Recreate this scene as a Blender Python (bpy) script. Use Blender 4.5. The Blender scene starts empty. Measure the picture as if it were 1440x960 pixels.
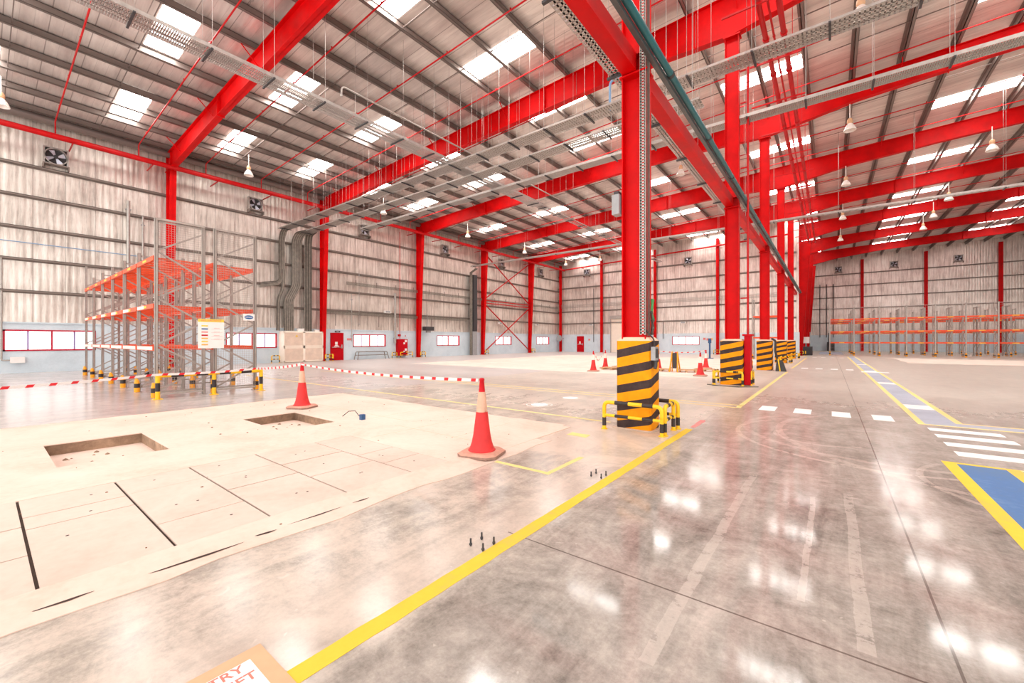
import bpy, bmesh, math, random
from mathutils import Vector, Matrix
random.seed(7)
PI = math.pi
C = bpy.context.scene.collection
R = random.random

# ---------------------------------------------------------------- camera
F_PX = 579.0
YAW = math.atan((1167 - 720) / F_PX)
cam = bpy.data.cameras.new('camera'); co = bpy.data.objects.new('camera', cam); C.objects.link(co)
cam.sensor_width = 36; cam.lens = F_PX / 1440 * 36; cam.clip_end = 400; cam.clip_start = 0.05
cam.shift_y = -1 / 1440
co.location = (0, 0, 1.5); co.rotation_euler = (PI / 2, 0, YAW)
bpy.context.scene.camera = co

# ---------------------------------------------------------------- materials
def lin(c):
    return tuple(((v / 255) / 12.92 if v / 255 <= .04045 else ((v / 255 + .055) / 1.055) ** 2.4) for v in c) + (1,)

class NT:
    def __init__(s, name):
        s.m = bpy.data.materials.new(name); s.m.use_nodes = True
        s.t = s.m.node_tree; s.n = s.t.nodes; s.b = s.n['Principled BSDF']
        s._oc = None
    def L(s, a, b): s.t.links.new(a, b)
    def oc(s):
        if not s._oc: s._oc = s.n.new('ShaderNodeTexCoord').outputs['Object']
        return s._oc
    def xyz(s):
        q = s.n.new('ShaderNodeSeparateXYZ'); s.L(s.oc(), q.inputs[0]); return q.outputs
    def mapping(s, scale, rot=(0, 0, 0)):
        q = s.n.new('ShaderNodeMapping'); s.L(s.oc(), q.inputs[0])
        q.inputs['Scale'].default_value = scale; q.inputs['Rotation'].default_value = rot; return q.outputs[0]
    def noise(s, scale=1, detail=4, rough=.6, vec=None, dist=0):
        q = s.n.new('ShaderNodeTexNoise'); q.inputs['Scale'].default_value = scale
        q.inputs['Detail'].default_value = detail; q.inputs['Roughness'].default_value = rough
        q.inputs['Distortion'].default_value = dist
        s.L(vec if vec is not None else s.oc(), q.inputs['Vector']); return q.outputs['Fac']
    def ramp(s, fac, stops):
        q = s.n.new('ShaderNodeValToRGB'); e = q.color_ramp.elements
        for i, (p, c) in enumerate(stops):
            if i < 2: el = e[i]; el.position = p
            else: el = e.new(p)
            el.color = c if len(c) == 4 else (*c, 1)
        s.L(fac, q.inputs[0]); return q.outputs[0]
    def math(s, op, a, b=0, c=0):
        q = s.n.new('ShaderNodeMath'); q.operation = op
        for i, v in enumerate((a, b, c)):
            if isinstance(v, (int, float)): q.inputs[i].default_value = v
            else: s.L(v, q.inputs[i])
        return q.outputs[0]
    def mix(s, fac, a, b, mode='MIX'):
        q = s.n.new('ShaderNodeMix'); q.data_type = 'RGBA'; q.blend_type = mode
        for i, v in ((0, fac), (6, a), (7, b)):
            if isinstance(v, (int, float)): q.inputs[i].default_value = v
            elif isinstance(v, tuple): q.inputs[i].default_value = v
            else: s.L(v, q.inputs[i])
        return q.outputs[2]
    def bump(s, h, strength=.2, dist=.02):
        q = s.n.new('ShaderNodeBump'); q.inputs['Strength'].default_value = strength
        q.inputs['Distance'].default_value = dist; s.L(h, q.inputs['Height']); s.L(q.outputs[0], s.b.inputs['Normal'])
    def set(s, **k):
        for a, v in k.items():
            i = s.b.inputs[a.replace('_', ' ')]
            if isinstance(v, (int, float, tuple)): i.default_value = v
            else: s.L(v, i)

def simple(name, rgb, rough=.5, metal=0., var=.12, scale=3., spec=.5, stretch=(1, 1, 1)):
    """a plain painted or metal surface with a little procedural wear"""
    t = NT(name); c = lin(rgb)
    f = t.noise(scale, 4, .6, t.mapping(stretch))
    lo = tuple(v * (1 - var) for v in c[:3]) + (1,); hi = tuple(min(1, v * (1 + var)) for v in c[:3]) + (1,)
    t.set(Base_Color=t.ramp(f, [(.3, lo), (.7, hi)]), Metallic=metal)
    r = t.math('MULTIPLY_ADD', f, .2, rough - .1); t.set(Roughness=r, Specular_IOR_Level=spec)
    return t.m

M = {}
M['red'] = simple('red_steel_paint', (206, 0, 4), .5, 0, .2, 1.2, .16)
M['basepink'] = simple('dusty_cone_base', (206, 150, 130), .7, 0, .15, 10)
M['redpipe'] = simple('red_pipe_paint', (190, 8, 14), .38, 0, .14, 2, .3)
M['redbox'] = simple('red_cabinet_paint', (190, 2, 20), .5, 0, .08, 2, .15)
M['magenta'] = simple('window_frame_paint', (190, 12, 50), .4, 0, .08, 3)
M['purlin'] = simple('grey_purlin_paint', (128, 116, 110), .42, .25, .14, 1.5, stretch=(1, .2, 1))
M['girt'] = simple('grey_girt_paint', (132, 120, 112), .5, .2, .16, 1.5)
M['galv'] = simple('galvanised_steel', (178, 172, 166), .38, .55, .14, 8)
M['rackgrey'] = simple('rack_upright_grey', (178, 169, 162), .42, .35, .12, 6)
M['orange'] = simple('rack_beam_orange', (236, 84, 36), .42, 0, .12, 4)
M['yellow'] = simple('guard_yellow_paint', (250, 196, 24), .4, 0, .08, 6)
M['amber'] = simple('protector_amber', (250, 168, 16), .45, 0, .08, 6)
M['black'] = simple('black_paint', (48, 38, 38), .5, 0, .2, 6)
M['rubber'] = simple('cone_base_rubber', (150, 118, 104), .8, 0, .2, 20)
M['conered'] = simple('cone_red_plastic', (218, 58, 58), .55, 0, .16, 7, .25)
M['conedark'] = simple('cone_top_red', (204, 22, 36), .5, 0, .12, 7, .3)
M['sleeve'] = simple('worn_reflective_sleeve', (224, 178, 152), .5, 0, .12, 12)
M['white'] = simple('white_plastic', (240, 236, 232), .45, 0, .04, 5)
M['tapered'] = simple('tape_red', (226, 36, 48), .45, 0, .05, 9)
M['trunk'] = simple('dark_trunking', (84, 88, 88), .4, .3, .15, 6)
M['teal'] = simple('teal_pipe_paint', (36, 104, 110), .35, .1, .15, 3)
M['bluepipe'] = simple('pale_blue_pipe', (124, 160, 196), .4, 0, .1, 5)
M['cable'] = simple('grey_cable_sheath', (132, 124, 114), .55, 0, .3, 5)
M['cabledark'] = simple('dark_cable_sheath', (84, 78, 70), .55, 0, .3, 5)
M['cream'] = simple('cream_louvre_paint', (252, 238, 222), .5, 0, .03, 3)
M['wood'] = simple('pallet_timber', (206, 164, 124), .75, 0, .22, 14, stretch=(1, 6, 6))
M['lampwhite'] = simple('lamp_reflector', (236, 226, 218), .3, .1, .06, 8)
M['lamptan'] = simple('lamp_ballast_tan', (214, 168, 128), .5, .1, .1, 8)
M['darkgrey'] = simple('dark_equipment', (62, 60, 62), .5, .1, .15, 8)
M['midgrey'] = simple('grey_equipment', (160, 160, 162), .5, .1, .1, 8)
M['bladeblue'] = simple('fan_blade_metal', (205, 208, 222), .3, .3, .1, 8)
M['tan'] = simple('tan_tape', (222, 176, 138), .7, 0, .06, 9)
M['paper'] = simple('white_sheet', (248, 240, 238), .6, 0, .02, 6)
M['textred'] = simple('red_print', (238, 128, 112), .6, 0, .08, 20)
M['signblue'] = simple('sign_blue', (34, 100, 160), .5, 0, .05, 9)
M['signyellow'] = simple('sign_yellow', (250, 208, 78), .5, 0, .05, 9)
M['signorange'] = simple('sign_orange', (248, 182, 90), .5, 0, .05, 9)
M['steel'] = simple('bright_steel', (200, 198, 200), .3, .8, .1, 12)
M['plinth'] = simple('plinth_mortar', (240, 206, 180), .75, 0, .06, 5)
M['mortar'] = simple('dusty_mortar', (208, 184, 166), .8, 0, .12, 6)
M['green'] = simple('green_barrier', (80, 160, 96), .6, 0, .1, 6)
M['bluestand'] = simple('blue_stand_paint', (40, 84, 128), .45, 0, .1, 6)

def emis(name, rgb, strength):
    t = NT(name); t.set(Base_Color=(1, 1, 1, 1), Roughness=.4, Emission_Color=rgb + (1,), Emission_Strength=strength)
    return t.m
SKY_STRENGTH = 14.0
M['skylight'] = emis('daylit_rooflight', (1.0, .97, .93), SKY_STRENGTH)

def mat_floor():
    t = NT('polished_concrete')
    x, y, z = t.xyz()
    big = t.noise(.35, 5, .6, None, .6)
    n1 = t.noise(1.3, 10, .68, t.mapping((1, 1, 1)), .9)
    streak = t.noise(1.0, 8, .7, t.mapping((3.2, .5, 1), (0, 0, .25)), .8)
    fine = t.noise(9, 8, .75)
    # dusty west of the yellow line, dark and polished east of it
    wob = t.math('MULTIPLY_ADD', big, .9, -.45)
    xs = t.math('ADD', x, wob)
    west = t.math('SMOOTH_MIN', 1, t.math('MAXIMUM', 0, t.math('MULTIPLY', t.math('ADD', t.math('MULTIPLY', xs, -1), -1.55), 1.6)), .1)
    micro = t.noise(34, 6, .8)
    mixn = t.math('ADD', t.math('MULTIPLY', n1, .34), t.math('ADD', t.math('MULTIPLY', streak, .28), t.math('ADD', t.math('MULTIPLY', fine, .22), t.math('MULTIPLY', micro, .16))))
    dark = t.ramp(mixn, [(.37, lin((98, 93, 88))), (.45, lin((142, 135, 128))), (.52, lin((170, 162, 154))), (.61, lin((200, 191, 182)))])
    dusty = t.ramp(mixn, [(.38, lin((134, 127, 120))), (.46, lin((172, 163, 152))), (.53, lin((204, 191, 178))), (.62, lin((226, 210, 194)))])
    col = t.mix(west, dark, dusty)
    # mortar dust trodden around the first column and beside the yellow line
    dx = t.math('MULTIPLY', t.math('ADD', x, 2.95), .75); dy = t.math('MULTIPLY', t.math('ADD', y, -5.9), .62)
    dd = t.math('SQRT', t.math('ADD', t.math('MULTIPLY', dx, dx), t.math('MULTIPLY', dy, dy)))
    dust = t.math('MINIMUM', .62, t.math('MAXIMUM', 0, t.math('MULTIPLY', t.math('SUBTRACT', t.math('ADD', 1.0, t.math('MULTIPLY', t.math('SUBTRACT', n1, .5), 2.2)), dd), 1.6)))
    dust = t.math('MULTIPLY', dust, t.math('LESS_THAN', x, -1.9))
    col = t.mix(dust, col, lin((232, 212, 194)))
    strip = t.math('MULTIPLY', t.math('LESS_THAN', x, -1.9), t.math('MINIMUM', .42, t.math('MAXIMUM', 0, t.math('MULTIPLY', t.math('ADD', xs, 2.55), 1.1))))
    col = t.mix(strip, col, lin((222, 204, 190)))
    # further aisle paler: grazing reflection put into the colour
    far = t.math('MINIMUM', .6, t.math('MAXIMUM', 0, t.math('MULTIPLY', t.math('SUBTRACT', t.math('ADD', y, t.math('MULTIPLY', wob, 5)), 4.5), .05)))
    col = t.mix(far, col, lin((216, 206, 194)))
    # cool bluish slab below the rack
    bl = t.math('MULTIPLY', t.math('LESS_THAN', x, -11.2), .45)
    col = t.mix(bl, col, lin((198, 194, 200)))
    # light specks of paint and mortar
    sp = t.ramp(t.noise(5.5, 3, .5, None, 1.5), [(.70, (0, 0, 0)), (.74, (1, 1, 1))])
    col = t.mix(t.math('MULTIPLY', sp, .35), col, lin((232, 220, 210)))
    # tyre arcs
    def arc(cx, cy, r, w, a, sg=1.):
        dx = t.math('SUBTRACT', x, cx); dy = t.math('SUBTRACT', y, cy)
        d = t.math('SQRT', t.math('ADD', t.math('MULTIPLY', dx, dx), t.math('MULTIPLY', dy, dy)))
        m = t.math('LESS_THAN', t.math('ABSOLUTE', t.math('SUBTRACT', d, r)), w)
        m = t.math('MULTIPLY', m, t.math('LESS_THAN', t.math('ADD', t.math('MULTIPLY', dx, .8), t.math('MULTIPLY', dy, sg)), 0))
        return t.math('MULTIPLY', t.math('MULTIPLY', m, a), t.math('GREATER_THAN', fine, .44))
    for a in ((.5, 8.1, 1.75, .035, .5), (.7, 8.6, 1.9, .05, .35), (-.1, 8.0, .6, .04, .4), (-3.5, 5.2, .85, .05, .45, -1.),
              (-3.6, 5.0, 1.35, .06, .4, -1.), (2.0, 6.4, 1.2, .03, .35), (2.2, 8.6, 2.9, .05, .35)):
        col = t.mix(arc(*a), col, lin((222, 206, 194)))
    def band(v, c, w, lo, hi, u):
        m = t.math('LESS_THAN', t.math('ABSOLUTE', t.math('SUBTRACT', v, c)), w)
        m = t.math('MULTIPLY', m, t.math('MULTIPLY', t.math('GREATER_THAN', u, lo), t.math('LESS_THAN', u, hi)))
        return m
    xw = t.math('ADD', x, t.math('MULTIPLY', n1, .06))
    for c, w, lo, hi in ((.17, .035, 2.6, 5.2), (-.65, .035, 1.9, 5.3), (-.1, .02, 2.9, 4.9)):
        col = t.mix(t.math('MULTIPLY', band(xw, c, w, lo, hi, y), t.math('MULTIPLY', t.math('GREATER_THAN', fine, .43), .42)), col, lin((208, 197, 188)))
    # sawn joints
    for v, c, lo, hi, u in ((x, .47, -10, 60, y), (y, 2.54, -2.0, 30, x), (y, 12.3, -30, 30, x), (x, -11.2, -10, 60, y), (x, 12.3, -10, 60, y), (y, 28, -30, 30, x)):
        col = t.mix(t.math('MULTIPLY', band(v, c, .0065, lo, hi, u), .75), col, lin((84, 74, 68)))
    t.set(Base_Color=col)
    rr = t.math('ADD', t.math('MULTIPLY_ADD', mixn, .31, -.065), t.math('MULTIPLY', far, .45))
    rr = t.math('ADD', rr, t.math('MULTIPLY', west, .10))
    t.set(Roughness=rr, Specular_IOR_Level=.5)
    t.bump(t.math('ADD', t.math('MULTIPLY', n1, .35), t.math('MULTIPLY', fine, .22)), .05, .008)
    return t.m
M['floor'] = mat_floor()

def mat_screed(name, a, b, c):
    t = NT(name)
    n = t.noise(.9, 8, .65, None, .5); f = t.noise(14, 4, .6)
    m = t.math('ADD', t.math('MULTIPLY', n, .75), t.math('MULTIPLY', f, .25))
    t.set(Base_Color=t.ramp(m, [(.36, lin(a)), (.5, lin(b)), (.64, lin(c))]), Roughness=.7, Specular_IOR_Level=.3)
    t.bump(f, .12, .004); return t.m
M['screed'] = mat_screed('sandy_screed', (220, 191, 174), (232, 206, 191), (238, 214, 200))
M['slab'] = mat_screed('precast_slab', (210, 187, 172), (220, 198, 184), (227, 206, 193))
M['pitwall'] = mat_screed('cut_pit_wall', (110, 88, 72), (150, 124, 102), (190, 160, 134))
M['farscreed'] = mat_screed('pale_far_screed', (226, 206, 192), (234, 217, 204), (240, 226, 214))
M['gap'] = simple('dark_joint', (64, 46, 38), .9, 0, .3, 9)
M['lineyellow'] = mat_screed('worn_yellow_paint', (222, 184, 92), (236, 196, 62), (240, 202, 70))
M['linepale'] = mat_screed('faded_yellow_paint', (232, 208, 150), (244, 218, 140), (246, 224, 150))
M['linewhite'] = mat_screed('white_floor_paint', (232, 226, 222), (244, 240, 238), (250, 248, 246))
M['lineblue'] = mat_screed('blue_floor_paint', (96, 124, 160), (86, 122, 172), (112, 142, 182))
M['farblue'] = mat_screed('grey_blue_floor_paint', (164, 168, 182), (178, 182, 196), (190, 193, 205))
M['markred'] = mat_screed('faded_red_paint', (222, 150, 144), (228, 136, 132), (226, 160, 150))
M['wainscot'] = mat_screed('pale_blue_wall_paint', (198, 212, 220), (208, 222, 230), (216, 228, 234))

def mat_clad(name, axis, base=((184, 174, 165), (222, 214, 204), (246, 240, 232)), rust=.25):
    """foil-backed corrugated wall lining; axis: the horizontal axis index of the wall"""
    t = NT(name); o = t.xyz(); u = o[axis]; z = o[2]
    sc = (.5, 3.6, .32) if axis == 1 else (3.6, .5, .32)
    st = t.noise(1.7, 7, .7, t.mapping(sc), .3)
    bl = t.noise(.5, 5, .6)
    m = t.math('ADD', t.math('MULTIPLY', st, .65), t.math('MULTIPLY', bl, .35))
    col = t.ramp(m, [(.38, lin(base[0])), (.49, lin(base[1])), (.6, lin(base[2]))])
    w = t.math('SINE', t.math('MULTIPLY', u, 2 * PI / .24))
    seam = t.math('LESS_THAN', t.math('ABSOLUTE', t.math('SUBTRACT', t.math('FRACT', t.math('DIVIDE', u, 1.05)), .5)), .012)
    col = t.mix(t.math('MULTIPLY', seam, .6), col, lin((112, 100, 92)))
    rs = t.ramp(t.noise(2.4, 6, .7, t.mapping((1, 1, .25)), 1), [(.62, (0, 0, 0)), (.74, (1, 1, 1))])
    col = t.mix(t.math('MULTIPLY', rs, rust), col, lin((160, 134, 116)))
    t.set(Base_Color=col, Metallic=.5, Roughness=t.math('MULTIPLY_ADD', st, .3, .2))
    t.bump(t.math('ADD', t.math('MULTIPLY', w, .5), t.math('MULTIPLY', st, 1.4)), .35, .02)
    return t.m
M['clad_x'] = mat_clad('wall_lining_left', 1)
M['clad_y'] = mat_clad('wall_lining_back', 0, ((184, 170, 162), (216, 204, 195), (238, 230, 222)))

def mat_roof():
    t = NT('foil_roof_lining'); x, y, z = t.xyz()
    n = t.noise(.8, 6, .65, t.mapping((.4, 2.6, 1)), .3); b = t.noise(.35, 4, .5)
    m = t.math('ADD', t.math('MULTIPLY', n, .6), t.math('MULTIPLY', b, .4))
    col = t.ramp(m, [(.36, lin((196, 186, 180))), (.5, lin((222, 213, 206))), (.6, lin((240, 233, 226)))])
    for p, w, a in ((1.02, .014, .55), (.34, .02, .22)):
        s = t.math('LESS_THAN', t.math('ABSOLUTE', t.math('SUBTRACT', t.math('FRACT', t.math('DIVIDE', y, p)), .5)), w)
        col = t.mix(t.math('MULTIPLY', s, a), col, lin((110, 98, 92)))
    t.set(Base_Color=col, Metallic=.3, Roughness=t.math('MULTIPLY_ADD', n, .25, .2))
    w = t.math('SINE', t.math('MULTIPLY', y, 2 * PI / .2))
    t.bump(t.math('ADD', t.math('MULTIPLY', w, .35), n), .3, .015)
    return t.m
M['roof'] = mat_roof()

def mat_stripes(ph):
    t = NT('hazard_stripes'); x, y, z = t.xyz()
    s = t.math('SUBTRACT', t.math('SUBTRACT', z, t.math('MULTIPLY', x, .23)), t.math('MULTIPLY', y, .28))
    f = t.math('FRACT', t.math('ADD', t.math('DIVIDE', s, .305), 10 + ph))
    k = t.math('LESS_THAN', f, .46)
    n = t.noise(7, 5, .6)
    ye = t.ramp(n, [(.3, lin((236, 146, 0))), (.7, lin((248, 162, 2)))])
    bk = t.ramp(n, [(.3, lin((52, 38, 38))), (.8, lin((78, 62, 60)))])
    t.set(Base_Color=t.mix(k, ye, bk), Roughness=.55, Specular_IOR_Level=.2); return t.m

def mat_glass():
    t = NT('window_glass'); out = t.n['Material Output']
    tr = t.n.new('ShaderNodeBsdfTransparent'); gl = t.n.new('ShaderNodeBsdfGlossy'); gl.inputs['Roughness'].default_value = .05
    mx = t.n.new('ShaderNodeMixShader'); mx.inputs[0].default_value = .06
    t.L(tr.outputs[0], mx.inputs[1]); t.L(gl.outputs[0], mx.inputs[2]); t.L(mx.outputs[0], out.inputs[0])
    return t.m
M['glass'] = mat_glass()

# ---------------------------------------------------------------- mesh builder
class MB:
    def __init__(s): s.v = []; s.f = []; s.mi = []; s.k = 0; s.sm = []
    def add(s, vs, fs, smooth=False):
        b = len(s.v); s.v += [tuple(v) for v in vs]
        for f in fs: s.f.append([b + i for i in f]); s.mi.append(s.k); s.sm.append(smooth)
        return s
    def box(s, x0, x1, y0, y1, z0, z1):
        return s.add([(x, y, z) for x in (x0, x1) for y in (y0, y1) for z in (z0, z1)],
                     [(0, 1, 3, 2), (4, 6, 7, 5), (0, 4, 5, 1), (2, 3, 7, 6), (0, 2, 6, 4), (1, 5, 7, 3)])
    def bar(s, a, b, w, h, up=(0, 0, 1)):
        """rectangular bar from a to b"""
        a = Vector(a); b = Vector(b); d = (b - a).normalized(); u = Vector(up)
        if abs(d.dot(u)) > .98: u = Vector((1, 0, 0))
        sd = d.cross(u).normalized(); u = sd.cross(d).normalized()
        vs = [p + sd * (i * w / 2) + u * (j * h / 2) for p in (a, b) for i, j in ((-1, -1), (1, -1), (1, 1), (-1, 1))]
        return s.add(vs, [(3, 2, 1, 0), (4, 5, 6, 7), (0, 1, 5, 4), (1, 2, 6, 5), (2, 3, 7, 6), (3, 0, 4, 7)])
    def tube(s, pts, r, n=8, cap=True):
        pts = [Vector(p) for p in pts]; rs = r if isinstance(r, (list, tuple)) else [r] * len(pts)
        rings = []; prev = None
        for i, p in enumerate(pts):
            d = ((pts[min(i + 1, len(pts) - 1)] - pts[max(i - 1, 0)]).normalized())
            if prev is None:
                u = Vector((0, 0, 1)) if abs(d.z) < .9 else Vector((1, 0, 0))
                u = (u - d * u.dot(d)).normalized()
            else:
                u = (prev - d * prev.dot(d))
                u = u.normalized() if u.length > 1e-6 else d.orthogonal().normalized()
            prev = u; w = d.cross(u)
            rings.append([p + (u * math.cos(2 * PI * k / n) + w * math.sin(2 * PI * k / n)) * rs[i] for k in range(n)])
        vs = [q for r_ in rings for q in r_]
        fs = [(i * n + k, i * n + (k + 1) % n, (i + 1) * n + (k + 1) % n, (i + 1) * n + k) for i in range(len(pts) - 1) for k in range(n)]
        s.add(vs, fs, True)
        if cap: s.add(rings[0], [tuple(range(n))[::-1]]); s.add(rings[-1], [tuple(range(n))])
        return s
    def lathe(s, prof, c=(0, 0, 0), n=24, axis='z'):
        vs = []
        for r, z in prof:
            for k in range(n):
                a = 2 * PI * k / n; p = (r * math.cos(a), r * math.sin(a), z)
                if axis == 'x': p = (p[2], p[0], p[1])
                if axis == 'y': p = (p[0], p[2], p[1])
                vs.append((c[0] + p[0], c[1] + p[1], c[2] + p[2]))
        fs = [(i * n + k, i * n + (k + 1) % n, (i + 1) * n + (k + 1) % n, (i + 1) * n + k) for i in range(len(prof) - 1) for k in range(n)]
        return s.add(vs, fs, True)
    def prism(s, poly, axis, a, b):
        """polygon in the plane normal to axis, extruded from a to b"""
        def P(u, v, w):
            return {'x': (w, u, v), 'y': (u, w, v), 'z': (u, v, w)}[axis]
        n = len(poly); vs = [P(u, v, a) for u, v in poly] + [P(u, v, b) for u, v in poly]
        return s.add(vs, [tuple(range(n))[::-1], tuple(range(n, 2 * n))] + [(i, (i + 1) % n, n + (i + 1) % n, n + i) for i in range(n)])
    def build(s, name, mats, parent=None, loc=None):
        me = bpy.data.meshes.new(name); me.from_pydata(s.v, [], s.f)
        for m in (mats if isinstance(mats, (list, tuple)) else [mats]): me.materials.append(M[m] if isinstance(m, str) else m)
        me.polygons.foreach_set('material_index', s.mi); me.polygons.foreach_set('use_smooth', s.sm)
        bm = bmesh.new(); bm.from_mesh(me); bmesh.ops.recalc_face_normals(bm, faces=bm.faces); bm.to_mesh(me); bm.free()
        if any(s.sm):
            try: me.set_sharp_from_angle(angle=math.radians(50))
            except Exception: pass
        o = bpy.data.objects.new(name, me); C.objects.link(o)
        if parent is not None: o.parent = parent
        if loc: o.location = loc
        return o

def tag(o, label=None, cat=None, group=None, kind=None):
    if label: o['label'] = label
    if cat: o['category'] = cat
    if group: o['group'] = group
    if kind: o['kind'] = kind
    return o
def thing(name, loc, label, cat, group=None, rz=0):
    o = bpy.data.objects.new(name, None); C.objects.link(o); o.location = loc; o.rotation_euler = (0, 0, rz)
    o.empty_display_size = .2
    return tag(o, label, cat, group)
def copy_tree(o, loc=None, rz=None, label=None, parent=None, keep=None):
    c = o.copy(); C.objects.link(c)
    if parent is not None: c.parent = parent
    if loc is not None: c.location = loc
    if rz is not None: c.rotation_euler = (0, 0, rz)
    if label: c['label'] = label
    for ch in list(o.children): copy_tree(ch, parent=c)
    return c
def text_mesh(name, body, size, mat, parent, matrix, extrude=.001, align='CENTER', sx=1.0):
    cu = bpy.data.curves.new(name, 'FONT'); cu.body = body; cu.size = size; cu.extrude = extrude
    cu.align_x = align; cu.align_y = 'CENTER'; cu.offset = size * .012
    o = bpy.data.objects.new(name + '_tmp', cu); C.objects.link(o)
    bpy.context.view_layer.update()
    me = bpy.data.meshes.new_from_object(o.evaluated_get(bpy.context.evaluated_depsgraph_get()))
    C.objects.unlink(o); bpy.data.objects.remove(o)
    me.transform(matrix @ Matrix.Diagonal((sx, 1, 1, 1))); me.materials.clear(); me.materials.append(M[mat])
    q = bpy.data.objects.new(name, me); C.objects.link(q); q.parent = parent
    return q

ORD = ['nearest', 'second', 'third', 'fourth', 'fifth', 'sixth', 'seventh', 'eighth', 'ninth', 'tenth', 'eleventh', 'twelfth']

# ---------------------------------------------------------------- dimensions
XW, XC, XE = -30.0, -2.63, 32.0        # left wall, column line, east limit
YB, YR, YS = 49.6, 78.3, -9.0          # back wall of left hall, back wall of right hall, near limit
FR = [6.9 + 8.8 * k for k in range(8)]
FR_R = [6.6] + FR[1:]
def ztop(x): return 13.27 + .045 * (x - XC)
def zroof(x): return ztop(x) + .31

# ---------------------------------------------------------------- floor
pits = [(-8.82, -7.2, .56, 1.61), (-8.82, -7.2, 3.06, 4.02)]
def rect_cells(x0, x1, y0, y1, holes):
    xs = sorted({x0, x1} | {v for h in holes for v in h[:2] if x0 < v < x1}); ys = sorted({y0, y1} | {v for h in holes for v in h[2:] if y0 < v < y1})
    for a, b in zip(xs, xs[1:]):
        for c, d in zip(ys, ys[1:]):
            mx, my = (a + b) / 2, (c + d) / 2
            if not any(h[0] < mx < h[1] and h[2] < my < h[3] for h in holes): yield a, b, c, d
mb = MB()
for a, b, c, d in rect_cells(XW - .4, XE, YS, YR + .4, pits): mb.add([(a, c, 0), (b, c, 0), (b, d, 0), (a, d, 0)], [(0, 1, 2, 3)])
bmf = mb.build('floor', 'floor'); tag(bmf, kind='structure'); floor = bmf
# welded so that normals agree
bm = bmesh.new(); bm.from_mesh(floor.data); bmesh.ops.remove_doubles(bm, verts=bm.verts, dist=1e-4)
bmesh.ops.recalc_face_normals(bm, faces=bm.faces)
if bm.faces[0].normal.z < 0: bmesh.ops.reverse_faces(bm, faces=bm.faces)
bm.to_mesh(floor.data); bm.free()

def edge_poly(x0, x1, y0, y1, step=.25, j=.03):
    pts = []
    def run(a, b):
        n = max(2, int(math.hypot(b[0] - a[0], b[1] - a[1]) / step))
        for i in range(n):
            t = i / n; pts.append((a[0] + (b[0] - a[0]) * t + (R() - .5) * 2 * j, a[1] + (b[1] - a[1]) * t + (R() - .5) * 2 * j))
    run((x0, y0), (x1, y0)); run((x1, y0), (x1, y1)); run((x1, y1), (x0, y1)); run((x0, y1), (x0, y0)); return pts
# sandy patch: level strips with ragged outer edges, precast slabs inside, two pits
ST = .012
sx0, sx1 = -5.97, -3.74
mb = MB()
holes = pits + [(sx0, sx1, -3.2, 3.56)]
for a, b, c, d in rect_cells(-11.0, -3.55, -5.0, 6.25, holes): mb.box(a, b, c, d, .001, ST)
mb.prism(edge_poly(-3.56, -3.3, -5.0, 5.2, .3, .04), 'z', .001, ST * .6)
mb.prism(edge_poly(-11.08, -10.95, -5.0, 6.3, .3, .03), 'z', .001, ST * .8)
mb.prism(edge_poly(-11.0, -3.7, 6.2, 6.34, .3, .04), 'z', .001, ST * .8)
o = mb.build('screed_patch', 'screed', floor); tag(o, 'sandy beige screed patch')
JG = .012
mb = MB(); y = -1.0
while y < 4.1:
    L = .15 + R() * .7
    if R() < .75:
        x = -3.47 + (R() - .5) * .05; w = .004 + .008 * R()
        mb.prism([(x - w, y), (x + w, y + L * .1), (x + w * .6 + .02, y + L * .6), (x + .012, y + L), (x - .002 + .012, y + L), (x - w * .7, y + L * .5)], 'z', .0095, .0105)
    y += L + R() * .25
mb.build('edge_crack', 'gap', floor)
# rounded lip along the east edge of the slabs
mb = MB(); mb.prism([(-3.74, .002), (-3.74, .02), (-3.70, .028), (-3.58, .026), (-3.45, .006), (-3.45, .002)], 'y', -5.0, 3.95)
mb.build('screed_lip', 'screed', floor)
mb = MB(); mb.box(sx0, sx1, -3.2, 3.56, -.02, .0015); mb.build('joint_bed', 'gap', floor)
joints = [-3.2, -2.4, -1.75, -1.1, -.45, .215, .875, 1.51, 2.21, 3.0, 3.56]
splits = [[-4.9], [-5.2, -4.5], [-4.8], [-5.3], [-5.1, -4.4], [-5.35, -5.0], [-5.38, -4.3], [-5.3, -4.75], [-5.2, -4.5], [-4.85, -4.3]]
for i in range(len(joints) - 1):
    xs = [sx0 + .006] + splits[i] + [sx1 - .006]; g = .015 + .006 * R()
    for a, b in zip(xs, xs[1:]):
        mb = MB(); z1 = ST + .004 * R(); gx = .0055 + .003 * R()
        mb.box(a + gx, b - gx, joints[i] + g / 2, joints[i + 1] - g / 2, .0005, z1)
        s = mb.build('concrete_slab', 'slab', floor)
        h = MB()
        for q in range(1 if R() < .6 else 2):
            cx = a + (b - a) * (.3 + .4 * R()); cy = joints[i] + (joints[i + 1] - joints[i]) * (.3 + .4 * R())
            h.lathe([(0, z1 + .001), (.011, z1 + .001), (.011, z1 - .004)], (cx, cy, 0), 10)
        h.build('lifting_hole', 'gap', s)
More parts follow.
